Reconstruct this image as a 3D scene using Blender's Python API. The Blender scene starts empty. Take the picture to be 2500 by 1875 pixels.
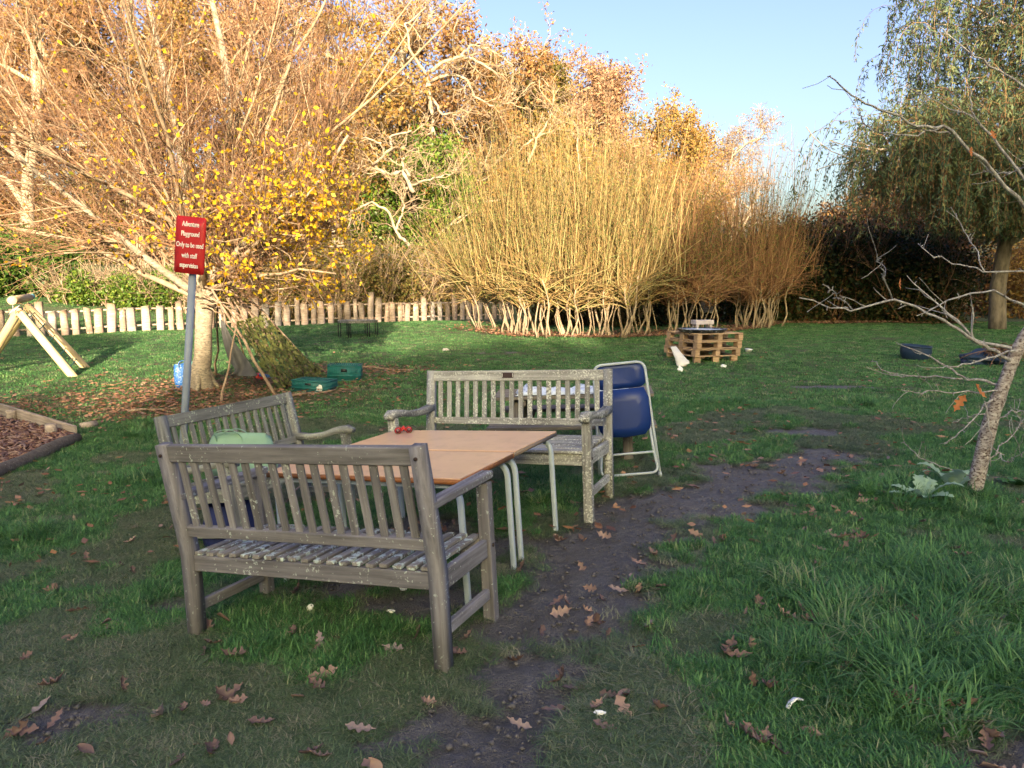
import bpy, bmesh, math, random
import numpy as np
from mathutils import Vector, Matrix, Euler
R_ = random.Random(7)
G = np.random.default_rng(11)
S = bpy.context.scene
COL = S.collection

# ------------------------------------------------------------------ camera
CAM_H, PITCH = 1.535, 0.1248
FPX = 1878.0                       # focal length in pixels of the 2500 px wide photograph
cd = bpy.data.cameras.new('camera'); cam = bpy.data.objects.new('camera', cd); COL.objects.link(cam)
cd.sensor_width = 36.0; cd.lens = 36.0 * FPX / 2500.0
cd.clip_start = 0.05; cd.clip_end = 2000
cam.location = (0, 0, CAM_H); cam.rotation_euler = (math.pi/2 - PITCH, 0, 0)
S.camera = cam

# ------------------------------------------------------------------ sky and sun
SUN_EL, SUN_DX = math.radians(14.0), 0.10     # the sun stands low behind the camera
to_sun = Vector((SUN_DX, -1.0, math.tan(SUN_EL) * math.hypot(1, SUN_DX))).normalized()
w = bpy.data.worlds.new('World'); S.world = w; w.use_nodes = True
nt = w.node_tree; nt.nodes.clear()
sky = nt.nodes.new('ShaderNodeTexSky'); sky.sky_type = 'NISHITA'; sky.sun_disc = False
sky.sun_elevation = SUN_EL; sky.sun_rotation = math.pi - math.atan2(SUN_DX, 1.0)
sky.air_density = 1.0; sky.dust_density = 6.3; sky.ozone_density = 1.0; sky.altitude = 50
bg = nt.nodes.new('ShaderNodeBackground'); bg.inputs['Strength'].default_value = 0.126
wo = nt.nodes.new('ShaderNodeOutputWorld')
hsv = nt.nodes.new('ShaderNodeHueSaturation'); hsv.inputs['Saturation'].default_value = 1.25; hsv.inputs['Hue'].default_value = 0.53
nt.links.new(sky.outputs[0], hsv.inputs['Color'])
nt.links.new(hsv.outputs[0], bg.inputs[0]); nt.links.new(bg.outputs[0], wo.inputs[0])
sl = bpy.data.lights.new('sun', 'SUN'); sl.energy = 4.3; sl.angle = math.radians(0.5); sl.color = (1.0, 0.80, 0.56)
so = bpy.data.objects.new('sun', sl); COL.objects.link(so)
so.rotation_euler = to_sun.to_track_quat('Z', 'Y').to_euler(); so.location = (0, -30, 40)
S.view_settings.view_transform = 'Standard'; S.view_settings.look = 'None'
S.view_settings.exposure = 1.92; S.view_settings.gamma = 1.0; S.view_settings.use_curve_mapping = False
S.render.engine = 'CYCLES'
S.cycles.max_bounces = 6; S.cycles.diffuse_bounces = 4; S.cycles.glossy_bounces = 2
S.cycles.transmission_bounces = 3; S.cycles.transparent_max_bounces = 6
S.cycles.caustics_reflective = False; S.cycles.caustics_refractive = False
S.cycles.use_denoising = True

# ------------------------------------------------------------------ terrain
def sstep(a, b, t):
    t = np.clip((t - a) / (b - a), 0, 1); return t * t * (3 - 2 * t)
def gz(x, y):
    x = np.asarray(x, float); y = np.asarray(y, float)
    lat = np.where(x < 0, 0.07 * 3.2 * np.tanh(x / 3.2), 0.07 * 1.6 * np.tanh(x / 1.6)) * (1 - sstep(8, 14, y)) * sstep(-6, 0, y)
    rise = 0.022 * 16 * sstep(6, 26, y)
    s = ((x + 11.5) * -7.7 + (y - 20.8) * 10) / 12.62
    bank = 0.16 * np.maximum(0, s - 0.6) ; bank = 4.5 * np.tanh(bank / 4.5)
    hump = 0.22 * np.exp(-(((x + 2.0) / 2.2) ** 2 + ((y - 22.5) / 2.5) ** 2))
    und = 0.018 * np.sin(x * 1.7 + 0.6 * y) * np.cos(y * 1.3 - 0.4 * x)
    return lat + rise + bank + hump + und
cP, sP = math.cos(PITCH), math.sin(PITCH)
def ray(px, py):
    u, v = (px - 1250) / FPX, (937.5 - py) / FPX
    return Vector((u, cP + v * sP, -sP + v * cP))
def at(px, py, Y):
    """the point of the place seen at photo pixel (px, py) at Y metres in front of the camera"""
    d = ray(px, py); k = Y / d.y
    return Vector((d.x * k, Y, CAM_H + d.z * k))
def U(px, py):
    """where the sight line through photo pixel (px, py) meets the ground"""
    d = ray(px, py); t = 1.5
    for _ in range(6000):
        p = d * t
        if CAM_H + p.z <= float(gz(p.x, p.y)): break
        t += 0.01 + 0.0008 * t
    return Vector((p.x, p.y, float(gz(p.x, p.y))))

# ------------------------------------------------------------------ scene helpers
def tag(o, label=None, cat=None, group=None, kind=None):
    if label: o['label'] = label
    if cat: o['category'] = cat
    if group: o['group'] = group
    if kind: o['kind'] = kind
    return o
def empty(name, loc, label, cat, group=None, rot=(0, 0, 0)):
    o = bpy.data.objects.new(name, None); COL.objects.link(o)
    o.location = loc; o.rotation_euler = rot; o.empty_display_size = 0.1
    return tag(o, label, cat, group)
def link(name, me, m=None, parent=None, mat=None):
    if m is not None and not me.materials: me.materials.append(m)
    o = bpy.data.objects.new(name, me); COL.objects.link(o)
    if parent: o.parent = parent
    if mat is not None: o.matrix_basis = mat
    return o
def mesh_np(name, V, faces_list, smooth=False):
    """V (n,3); faces_list: list of (m,k) int arrays"""
    me = bpy.data.meshes.new(name)
    V = np.asarray(V, np.float32).reshape(-1, 3)
    me.vertices.add(len(V)); me.vertices.foreach_set('co', V.ravel())
    loops = np.concatenate([np.asarray(f, np.int32).ravel() for f in faces_list if len(f)])
    sizes = np.concatenate([np.full(len(f), np.asarray(f).shape[1], np.int32) for f in faces_list if len(f)])
    starts = np.concatenate([[0], np.cumsum(sizes)[:-1]]).astype(np.int32)
    me.loops.add(len(loops)); me.loops.foreach_set('vertex_index', loops)
    me.polygons.add(len(sizes)); me.polygons.foreach_set('loop_start', starts); me.polygons.foreach_set('loop_total', sizes)
    if smooth: me.polygons.foreach_set('use_smooth', np.ones(len(sizes), bool))
    me.update(calc_edges=True)
    return me
class MB:
    def __init__(s): s.V = []; s.F = {}; s.n = 0
    def add(s, V, F):
        V = np.asarray(V, float).reshape(-1, 3); s.V.append(V)
        for f in ([F] if isinstance(F, np.ndarray) else F):
            f = np.asarray(f)
            if len(f): s.F.setdefault(f.shape[1], []).append(f + s.n)
        s.n += len(V); return s
    def mesh(s, name, smooth=False):
        return mesh_np(name, np.concatenate(s.V), [np.concatenate(v) for v in s.F.values()], smooth)
    def build(s, name, m, parent=None, smooth=False, mat=None):
        return link(name, s.mesh(name, smooth), m, parent, mat)
    def box(s, c, size, rot=None):
        sx, sy, sz = np.array(size) / 2
        V = np.array([[i, j, k] for k in (-sz, sz) for j in (-sy, sy) for i in (-sx, sx)])
        if rot is not None: V = V @ np.array(rot.to_3x3()).T
        return s.add(V + np.array(c), np.array([[0, 2, 3, 1], [4, 5, 7, 6], [0, 1, 5, 4], [2, 6, 7, 3], [0, 4, 6, 2], [1, 3, 7, 5]]))
    def tubes(s, P, Rr, sides=6, cap=True):
        V, F = tube_arrays(P, Rr, sides, cap); return s.add(V, F)
    def tube(s, pts, r, sides=8, cap=True):
        P = np.array([list(p) for p in pts], float)[None]
        Rr = np.broadcast_to(np.asarray(r, float), (P.shape[1],))[None]
        return s.tubes(P, Rr, sides, cap)
def tube_arrays(P, Rr, sides, cap=True):
    N, n, _ = P.shape
    T = np.gradient(P, axis=1); T /= np.linalg.norm(T, axis=2, keepdims=True) + 1e-9
    A = P[:, -1] - P[:, 0]; A /= np.linalg.norm(A, axis=1, keepdims=True) + 1e-9
    ref = np.where(np.abs(A[:, 2:3]) > 0.8, np.array([[1.0, 0, 0]]), np.array([[0, 0, 1.0]]))[:, None, :]
    X = np.cross(T, np.broadcast_to(ref, T.shape)); X /= np.linalg.norm(X, axis=2, keepdims=True) + 1e-9
    Y = np.cross(T, X)
    a = np.arange(sides) * 2 * math.pi / sides
    ring = (X[:, :, None, :] * np.cos(a)[None, None, :, None] + Y[:, :, None, :] * np.sin(a)[None, None, :, None]) * Rr[:, :, None, None]
    V = (P[:, :, None, :] + ring).reshape(-1, 3)
    base = (np.arange(N)[:, None, None] * n + np.arange(n - 1)[None, :, None]) * sides
    k = np.arange(sides)[None, None, :]; k2 = (k + 1) % sides
    q = np.stack([base + k, base + sides + k, base + sides + k2, base + k2], -1).reshape(-1, 4)
    Fs = [q]
    if cap and sides > 3:
        c = np.arange(N)[:, None] * n * sides
        Fs.append(c + np.arange(sides)[None, :]); Fs.append((c + (n - 1) * sides + np.arange(sides)[None, ::-1]))
    return V, Fs
def lerp(a, b, t): return a + (b - a) * t
_boxes = {}
def chamfer_mesh(L, wd, h, c=0.004):
    key = (round(L, 4), round(wd, 4), round(h, 4), c)
    if key not in _boxes:
        bm = bmesh.new(); bmesh.ops.create_cube(bm, size=1)
        for v in bm.verts: v.co = Vector((v.co.x * L, v.co.y * wd, v.co.z * h))
        bmesh.ops.bevel(bm, geom=bm.edges[:], offset=c, segments=1, affect='EDGES', profile=0.5)
        me = bpy.data.meshes.new('board'); bm.to_mesh(me); bm.free(); _boxes[key] = me
    return _boxes[key]
def frame_mat(p0, p1, up=(0, 0, 1)):
    p0, p1 = Vector(p0), Vector(p1); x = (p1 - p0).normalized(); up = Vector(up)
    y = up.cross(x)
    if y.length < 1e-4: y = Vector((0, 1, 0)).cross(x)
    y.normalize(); z = x.cross(y)
    m = Matrix((x, y, z)).transposed().to_4x4(); m.translation = (p0 + p1) / 2
    return m
def beam(name, parent, m, p0, p1, wd, h, up=(0, 0, 1), c=0.004):
    """a chamfered board from p0 to p1, wd across, h along 'up'"""
    me = chamfer_mesh((Vector(p1) - Vector(p0)).length, wd, h, c)
    key = me.name + m.name
    if me.materials and me.materials[0] is not m:
        if key not in _boxes: cp = me.copy(); cp.materials.clear(); cp.materials.append(m); _boxes[key] = cp
        me = _boxes[key]
    elif not me.materials: me.materials.append(m)
    return link(name, me, None, parent, frame_mat(p0, p1, up))
def sweep_rect(path, wd, h, side=(1, 0, 0)):
    """rectangular section swept along path; 'side' is the fixed width axis; h may be a list"""
    P = np.array([list(p) for p in path], float); n = len(P); sd = np.array(side, float)
    T = np.gradient(P, axis=0); T /= np.linalg.norm(T, axis=1, keepdims=True)
    N = np.cross(T, sd); N /= np.linalg.norm(N, axis=1, keepdims=True)
    hh = np.broadcast_to(np.asarray(h, float), (n,))[:, None] / 2
    V = np.stack([P - sd * wd / 2 - N * hh, P + sd * wd / 2 - N * hh, P + sd * wd / 2 + N * hh, P - sd * wd / 2 + N * hh], 1).reshape(-1, 3)
    i = np.arange(n - 1)[:, None] * 4; k = np.arange(4)[None]
    q = np.stack([i + k, i + 4 + k, i + 4 + (k + 1) % 4, i + (k + 1) % 4], -1).reshape(-1, 4)
    return V, [q, np.array([[0, 1, 2, 3]]), np.array([[4 * n - 1, 4 * n - 2, 4 * n - 3, 4 * n - 4]])]
def rounded_path(pts, r, n=5):
    pts = [Vector(p) for p in pts]; out = [pts[0]]
    for a, b, c in zip(pts, pts[1:], pts[2:]):
        d0, d1 = (a - b).normalized(), (c - b).normalized(); rr = min(r, (a - b).length * .49, (c - b).length * .49)
        for i in range(n + 1):
            t = i / n; p = (b + d0 * rr) * (1 - t) ** 2 + b * 2 * t * (1 - t) + (b + d1 * rr) * t * t; out.append(p)
    return out + [pts[-1]]
def extrude_outline(pts, th, bulge=None):
    """flat outline (x,z) given a thickness along y; bulge(x,z) shifts y"""
    n = len(pts); b = bulge or (lambda x, z: 0)
    cx, cz = sum(p[0] for p in pts) / n, sum(p[1] for p in pts) / n
    V = [(x, b(x, z) - th / 2, z) for x, z in pts] + [(x, b(x, z) + th / 2, z) for x, z in pts]
    inner = [(lerp(cx, x, .55), lerp(cz, z, .55)) for x, z in pts]
    V += [(x, b(x, z) - th / 2, z) for x, z in inner] + [(x, b(x, z) + th / 2, z) for x, z in inner]
    V += [(cx, b(cx, cz) - th / 2, cz), (cx, b(cx, cz) + th / 2, cz)]
    i = np.arange(n); j = (i + 1) % n
    F4 = np.concatenate([np.stack([i, j, n + j, n + i], 1), np.stack([j, i, 2 * n + i, 2 * n + j], 1), np.stack([n + i, n + j, 3 * n + j, 3 * n + i], 1)])
    F3 = np.concatenate([np.stack([2 * n + j, 2 * n + i, np.full(n, 4 * n)], 1), np.stack([3 * n + i, 3 * n + j, np.full(n, 4 * n + 1)], 1)])
    return np.array(V), [F4, F3]
def rrect(x0, x1, z0, z1, r, n=5):
    out = []
    for cx, cz, a0 in ((x1 - r, z1 - r, 0), (x0 + r, z1 - r, 90), (x0 + r, z0 + r, 180), (x1 - r, z0 + r, 270)):
        for i in range(n + 1):
            a = math.radians(a0 + 90 * i / n); out.append((cx + r * math.cos(a), cz + r * math.sin(a)))
    return out
def copy_tree(o, parent=None):
    c = o.copy(); COL.objects.link(c)
    if parent: c.parent = parent
    for ch in list(o.children): copy_tree(ch, c)
    return c

# ------------------------------------------------------------------ materials
def new_mat(name):
    m = bpy.data.materials.new(name); m.use_nodes = True
    n = m.node_tree.nodes; b = n['Principled BSDF']; b.inputs['Specular IOR Level'].default_value = 0.3
    return m, m.node_tree, b
def N(nt, t, **kw):
    n = nt.nodes.new(t)
    for k, v in kw.items():
        if k in n.inputs: n.inputs[k].default_value = v
        else: setattr(n, k, v)
    return n
def ramp(nt, fac, stops, interp='LINEAR'):
    r = nt.nodes.new('ShaderNodeValToRGB'); r.color_ramp.interpolation = interp
    e = r.color_ramp.elements
    while len(e) < len(stops): e.new(0.5)
    for k, (p, c) in enumerate(stops): e[k].position = p; e[k].color = (*c, 1)
    nt.links.new(fac, r.inputs[0]); return r
def mixc(nt, fac, a, b, mode='MIX'):
    m = nt.nodes.new('ShaderNodeMix'); m.data_type = 'RGBA'; m.blend_type = mode
    for sock, v in ((m.inputs[0], fac), (m.inputs[6], a), (m.inputs[7], b)):
        if hasattr(v, 'is_output'): nt.links.new(v, sock)
        elif isinstance(v, (int, float)): sock.default_value = v
        else: sock.default_value = (*v, 1)
    return m.outputs[2]
def bump(nt, b, h, strength=0.3, dist=0.01):
    n = N(nt, 'ShaderNodeBump', Strength=strength, Distance=dist); nt.links.new(h, n.inputs['Height']); nt.links.new(n.outputs[0], b.inputs['Normal'])
def objvec(nt, scale=(1, 1, 1), rnd=True, coord='Object'):
    tc = N(nt, 'ShaderNodeTexCoord'); v = tc.outputs[coord]
    if rnd:
        oi = N(nt, 'ShaderNodeObjectInfo'); mu = N(nt, 'ShaderNodeMath', operation='MULTIPLY'); mu.inputs[1].default_value = 37.0
        nt.links.new(oi.outputs['Random'], mu.inputs[0])
        ad = N(nt, 'ShaderNodeVectorMath', operation='ADD'); nt.links.new(v, ad.inputs[0]); nt.links.new(mu.outputs[0], ad.inputs[1]); v = ad.outputs[0]
    mp = N(nt, 'ShaderNodeMapping'); mp.inputs['Scale'].default_value = scale; nt.links.new(v, mp.inputs[0]); return mp.outputs[0]
def noise(nt, vec, scale, detail=4, rough=0.55):
    n = N(nt, 'ShaderNodeTexNoise', Scale=scale, Detail=detail, Roughness=rough); nt.links.new(vec, n.inputs['Vector']); return n.outputs['Fac']
def wood(name, dark, light, lichen=0.0, lich_col=(0.42, 0.46, 0.38), axis=0, rough=0.85, grain=1.0, lich_scale=60, stain=(0.05, 0.045, 0.04), stain_amt=0.35):
    m, nt, b = new_mat(name)
    sc = [45, 45, 45]; sc[axis] = 2.5
    v = objvec(nt, [s * grain for s in sc]); g = noise(nt, v, 1.0, 6, 0.65)
    c = ramp(nt, g, [(0.3, dark), (0.68, light)]).outputs[0]
    v2 = objvec(nt, (1, 1, 1)); bl = noise(nt, v2, 3.2, 4)
    f = ramp(nt, bl, [(0.45, (0, 0, 0)), (0.72, (stain_amt,) * 3)]).outputs[0]
    c = mixc(nt, f, c, stain)
    oi = N(nt, 'ShaderNodeObjectInfo'); hs = N(nt, 'ShaderNodeHueSaturation'); mr = N(nt, 'ShaderNodeMapRange'); mr.inputs[3].default_value = 0.78; mr.inputs[4].default_value = 1.2
    nt.links.new(oi.outputs['Random'], mr.inputs[0]); nt.links.new(mr.outputs[0], hs.inputs['Value']); nt.links.new(c, hs.inputs['Color']); c = hs.outputs[0]
    h = g
    if lichen > 0:
        l1 = noise(nt, v2, lich_scale, 5, 0.62); l2 = noise(nt, v2, 5, 3)
        ml = N(nt, 'ShaderNodeMath', operation='MULTIPLY_ADD'); ml.inputs[1].default_value = 0.35; nt.links.new(l2, ml.inputs[0]); nt.links.new(l1, ml.inputs[2])
        t = 0.90 - 0.24 * lichen
        lf = ramp(nt, ml.outputs[0], [(t, (0, 0, 0)), (t + 0.035, (1, 1, 1))])
        lc = ramp(nt, l2, [(0.35, tuple(x * .72 for x in lich_col)), (0.65, lich_col)]).outputs[0]
        c = mixc(nt, lf.outputs[0], c, lc)
    nt.links.new(c, b.inputs['Base Color']); b.inputs['Roughness'].default_value = rough
    bump(nt, b, h, 0.5, 0.004)
    return m
def plain(name, col, rough=0.5, metal=0.0, var=0.15, scale=8, dirt=None, dirt_amt=0.5, bmp=0.0, spec=0.3, lo=0.5):
    m, nt, b = new_mat(name); v = objvec(nt)
    n = noise(nt, v, scale, 5)
    c = ramp(nt, n, [(0.25, tuple(x * (1 - var) for x in col)), (0.75, tuple(min(1, x * (1 + var)) for x in col))]).outputs[0]
    if dirt:
        d = noise(nt, v, scale * 2.7, 6, 0.65); f = ramp(nt, d, [(lo, (0, 0, 0)), (lo + .16, (dirt_amt,) * 3)]).outputs[0]; c = mixc(nt, f, c, dirt)
    nt.links.new(c, b.inputs['Base Color']); b.inputs['Roughness'].default_value = rough; b.inputs['Metallic'].default_value = metal
    b.inputs['Specular IOR Level'].default_value = spec
    if bmp: bump(nt, b, n, bmp, 0.01)
    return m
def leafmat(name, stops, trans=0.35, rough=0.55, inst=False):
    """leaf colour differs from leaf to leaf; part of the light passes through"""
    m = bpy.data.materials.new(name); m.use_nodes = True; nt = m.node_tree; nt.nodes.clear()
    if inst: r = N(nt, 'ShaderNodeObjectInfo').outputs['Random']
    else: r = N(nt, 'ShaderNodeNewGeometry').outputs['Random Per Island']
    c = ramp(nt, r, stops).outputs[0]
    d = N(nt, 'ShaderNodeBsdfPrincipled', Roughness=rough); d.inputs['Specular IOR Level'].default_value = 0.25
    t = N(nt, 'ShaderNodeBsdfTranslucent'); mx = N(nt, 'ShaderNodeMixShader'); mx.inputs[0].default_value = trans
    nt.links.new(c, d.inputs['Base Color']); nt.links.new(c, t.inputs['Color'])
    nt.links.new(d.outputs[0], mx.inputs[1]); nt.links.new(t.outputs[0], mx.inputs[2])
    o = N(nt, 'ShaderNodeOutputMaterial'); nt.links.new(mx.outputs[0], o.inputs[0]); return m
def barkmat(name, dark, light, spots=None, scale=9, stretch=0.35):
    m, nt, b = new_mat(name); v = objvec(nt, (1, 1, stretch), rnd=False); n = noise(nt, v, scale, 7, 0.65)
    c = ramp(nt, n, [(0.32, dark), (0.66, light)]).outputs[0]
    if spots:
        n2 = noise(nt, v, scale * 2.2, 4); f = ramp(nt, n2, [(0.52, (0, 0, 0)), (0.6, (1, 1, 1))]).outputs[0]; c = mixc(nt, f, c, spots)
    nt.links.new(c, b.inputs['Base Color']); b.inputs['Roughness'].default_value = 0.9; bump(nt, b, n, 0.6, 0.02); return m
M = {}
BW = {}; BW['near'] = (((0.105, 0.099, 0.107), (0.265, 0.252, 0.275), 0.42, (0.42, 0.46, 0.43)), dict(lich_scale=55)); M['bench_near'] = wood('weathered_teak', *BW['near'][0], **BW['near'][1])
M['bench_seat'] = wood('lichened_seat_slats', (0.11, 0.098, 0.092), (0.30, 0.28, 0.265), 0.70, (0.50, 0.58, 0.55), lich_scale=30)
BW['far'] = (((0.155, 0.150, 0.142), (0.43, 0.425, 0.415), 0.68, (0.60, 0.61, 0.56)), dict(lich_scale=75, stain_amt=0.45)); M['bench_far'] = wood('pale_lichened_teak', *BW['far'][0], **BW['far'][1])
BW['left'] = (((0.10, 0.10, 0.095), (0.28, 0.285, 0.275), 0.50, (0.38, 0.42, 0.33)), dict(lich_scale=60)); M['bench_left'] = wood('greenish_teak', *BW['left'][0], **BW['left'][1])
for b_ in ('near', 'far', 'left'):
    for ax_, nm_ in ((2, '_up'), (1, '_deep')): M['bench_' + b_ + nm_] = wood('bench_wood_' + b_ + nm_, *BW[b_][0], axis=ax_, **BW[b_][1])
M['picnic'] = wood('old_brown_planks', (0.09, 0.075, 0.06), (0.24, 0.21, 0.17), 0.25)
M['pallet'] = wood('pallet_pine', (0.27, 0.17, 0.10), (0.52, 0.36, 0.235), 0.0, stain_amt=0.3)
M['fence_wood'] = wood('split_chestnut', (0.30, 0.22, 0.17), (0.62, 0.50, 0.41), 0.0, stain=(0.30, 0.19, 0.12), stain_amt=0.7)
M['fence_bark'] = wood('chestnut_with_bark', (0.24, 0.16, 0.11), (0.55, 0.42, 0.32), 0.5, (0.62, 0.52, 0.42), lich_scale=14, stain_amt=0.4)
M['fence_grey'] = wood('greyed_chestnut', (0.24, 0.20, 0.17), (0.50, 0.44, 0.38), 0.0)
M['round_pine'] = wood('round_pine_pole', (0.50, 0.36, 0.19), (0.72, 0.57, 0.36), 0.0, stain=(0.35, 0.22, 0.1), stain_amt=0.3, axis=2)
M['old_log'] = wood('dark_weathered_log', (0.055, 0.047, 0.043), (0.19, 0.165, 0.15), 0.2, (0.3, 0.28, 0.26))
M['edging'] = wood('timber_edging', (0.20, 0.16, 0.13), (0.42, 0.35, 0.30), 0.0)
M['table_top'] = plain('beech_laminate', (0.72, 0.46, 0.315), 0.22, var=0.05, scale=3, dirt=(0.50, 0.34, 0.25), dirt_amt=0.35, spec=0.5)
M['table_edge'] = plain('brown_table_edge', (0.30, 0.115, 0.04), 0.5, scale=14, dirt=(0.12, 0.05, 0.03))
M['table_edge_grey'] = plain('grey_worn_table_edge', (0.22, 0.17, 0.14), 0.6)
M['grey_paint'] = plain('grey_painted_steel', (0.42, 0.49, 0.58), 0.45, var=0.06, scale=5, dirt=(0.17, 0.09, 0.05), dirt_amt=0.8, lo=0.66)
M['post_grey'] = plain('grey_coated_post', (0.22, 0.255, 0.33), 0.45, var=0.08)
M['sign_red'] = plain('red_sign_board', (0.40, 0.016, 0.020), 0.4, var=0.06)
M['white'] = plain('white_lettering', (0.80, 0.78, 0.76), 0.5, var=0.03)
M['chair_blue'] = plain('blue_moulded_plastic', (0.006, 0.027, 0.155), 0.42, var=0.1, spec=0.4)
M['chair_steel'] = plain('grey_tube_steel', (0.40, 0.45, 0.50), 0.35, var=0.06)
M['crate'] = plain('green_crate_plastic', (0.013, 0.12, 0.125), 0.5, var=0.15, dirt=(0.10, 0.14, 0.13), dirt_amt=0.4)
M['label_white'] = plain('torn_white_label', (0.72, 0.72, 0.70), 0.7, dirt=(0.3, 0.35, 0.35))
M['bag_green'] = plain('pale_green_canvas', (0.22, 0.36, 0.27), 0.85, var=0.1, bmp=0.2)
M['navy'] = plain('navy_cloth', (0.012, 0.02, 0.10), 0.8)
M['tarp'] = plain('dark_grey_tarpaulin', (0.075, 0.075, 0.078), 0.65, var=0.3, bmp=0.4)
M['tote_blue'] = plain('blue_shopping_bag', (0.03, 0.14, 0.45), 0.45, var=0.2, scale=14, dirt=(0.5, 0.62, 0.7), dirt_amt=0.9, lo=0.52)
M['teal'] = plain('pale_teal_plastic', (0.15, 0.42, 0.38), 0.5)
M['red_plastic'] = plain('red_plastic', (0.60, 0.035, 0.025), 0.35, spec=0.5)
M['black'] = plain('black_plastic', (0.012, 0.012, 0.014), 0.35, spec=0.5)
M['lens'] = plain('dark_lens', (0.10, 0.02, 0.03), 0.08, spec=0.8)
M['black_steel'] = plain('black_steel', (0.018, 0.018, 0.02), 0.5)
M['grey_board'] = plain('weathered_grey_board', (0.24, 0.22, 0.19), 0.8, dirt=(0.6, 0.58, 0.52), dirt_amt=0.8)
M['tray'] = plain('paint_spattered_tray', (0.020, 0.035, 0.06), 0.35, var=0.3, scale=6, dirt=(0.62, 0.66, 0.72), dirt_amt=0.95, lo=0.53)
M['whitewood'] = wood('whitewashed_wood', (0.38, 0.33, 0.33), (0.62, 0.55, 0.55), 0.0)
M['plastic_bag'] = plain('white_plastic_bag', (0.62, 0.60, 0.58), 0.45, var=0.1)
M['litter_white'] = plain('white_plastic_litter', (0.80, 0.80, 0.80), 0.4, var=0.03)
M['pot'] = plain('blue_black_planter', (0.018, 0.036, 0.075), 0.38, var=0.25, scale=5, spec=0.4)
M['soil'] = plain('dark_soil', (0.035, 0.025, 0.02), 0.95, bmp=0.5)
M['dead_stalk'] = plain('dead_brown_stalk', (0.20, 0.115, 0.075), 0.9)
M['plaque'] = plain('dark_brown_plaque', (0.055, 0.033, 0.035), 0.45)
M['screw'] = plain('rusty_screw', (0.06, 0.04, 0.035), 0.6, metal=0.4)
M['rope'] = plain('green_rope', (0.10, 0.28, 0.22), 0.9)
M['rope_black'] = plain('dark_rope', (0.03, 0.035, 0.04), 0.9)
M['cap_blue'] = plain('pale_blue_cap', (0.20, 0.45, 0.60), 0.5)
M['paper'] = plain('white_blue_cloth', (0.62, 0.68, 0.80), 0.8, var=0.1, scale=9, dirt=(0.05, 0.08, 0.25), dirt_amt=0.9, lo=0.54)
M['stick'] = barkmat('stick_bark', (0.15, 0.10, 0.07), (0.36, 0.27, 0.19), scale=20)
M['pole_stick'] = barkmat('pole_bark', (0.18, 0.11, 0.075), (0.42, 0.31, 0.22), scale=14)
M['net'] = leafmat('camouflage_net', [(0.0, (0.055, 0.06, 0.022)), (0.5, (0.13, 0.15, 0.045)), (1.0, (0.23, 0.23, 0.08))], 0.25)
M['info_board'] = plain('pale_info_board', (0.42, 0.39, 0.36), 0.7, dirt=(0.2, 0.17, 0.15), dirt_amt=0.7)
M['hornbeam_bark'] = barkmat('smooth_grey_bark', (0.21, 0.165, 0.12), (0.44, 0.37, 0.285), spots=(0.20, 0.17, 0.13), scale=10, stretch=2.2)
M['hornbeam_twig'] = leafmat('brown_twigs', [(0, (0.14, 0.070, 0.040)), (0.5, (0.24, 0.13, 0.075)), (1, (0.35, 0.22, 0.13))], 0.0, 0.8)
M['limb'] = barkmat('limb_bark', (0.20, 0.14, 0.09), (0.44, 0.34, 0.23), scale=12)
M['yellow_leaf'] = leafmat('yellow_hornbeam_leaf', [(0, (0.55, 0.27, 0.02)), (0.3, (0.72, 0.44, 0.02)), (0.75, (0.82, 0.60, 0.03)), (1, (0.50, 0.52, 0.06))], 0.45)
M['oak_bark'] = barkmat('pale_oak_bark', (0.19, 0.15, 0.11), (0.46, 0.385, 0.30), scale=6)
M['oak_twig'] = leafmat('oak_twigs', [(0, (0.18, 0.12, 0.08)), (1, (0.46, 0.35, 0.24))], 0.0, 0.85)
M['oak_leaf'] = leafmat('russet_oak_leaf', [(0, (0.19, 0.095, 0.045)), (0.5, (0.33, 0.175, 0.07)), (1, (0.36, 0.225, 0.085))], 0.3)
M['gold_leaf'] = leafmat('golden_oak_leaf', [(0, (0.24, 0.13, 0.045)), (0.5, (0.37, 0.215, 0.055)), (1, (0.29, 0.235, 0.075))], 0.3)
M['pink_leaf'] = leafmat('pinkish_brown_leaf', [(0, (0.28, 0.15, 0.09)), (1, (0.46, 0.29, 0.18))], 0.3)
M['olive_leaf'] = leafmat('olive_oak_leaf', [(0, (0.06, 0.065, 0.015)), (0.6, (0.14, 0.12, 0.025)), (1, (0.26, 0.17, 0.03))], 0.3)
M['ivy_leaf'] = leafmat('ivy_leaf', [(0, (0.04, 0.09, 0.012)), (0.6, (0.10, 0.17, 0.025)), (1, (0.20, 0.24, 0.04))], 0.2, 0.4)
M['bush_leaf'] = leafmat('dark_evergreen_leaf', [(0, (0.022, 0.055, 0.012)), (0.6, (0.06, 0.12, 0.02)), (1, (0.13, 0.17, 0.03))], 0.2, 0.4)
M['bramble'] = leafmat('mixed_bramble_leaf', [(0, (0.07, 0.09, 0.02)), (0.35, (0.15, 0.12, 0.035)), (0.7, (0.26, 0.16, 0.06)), (1, (0.18, 0.20, 0.05))], 0.25)
M['hedge_leaf'] = leafmat('hedge_leaf', [(0, (0.014, 0.028, 0.010)), (0.6, (0.035, 0.055, 0.015)), (0.85, (0.085, 0.06, 0.02)), (1, (0.16, 0.075, 0.03))], 0.2)
M['hedge_rust'] = leafmat('rust_hedge_leaf', [(0, (0.07, 0.06, 0.02)), (0.5, (0.20, 0.085, 0.035)), (1, (0.32, 0.13, 0.06))], 0.3)
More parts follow.
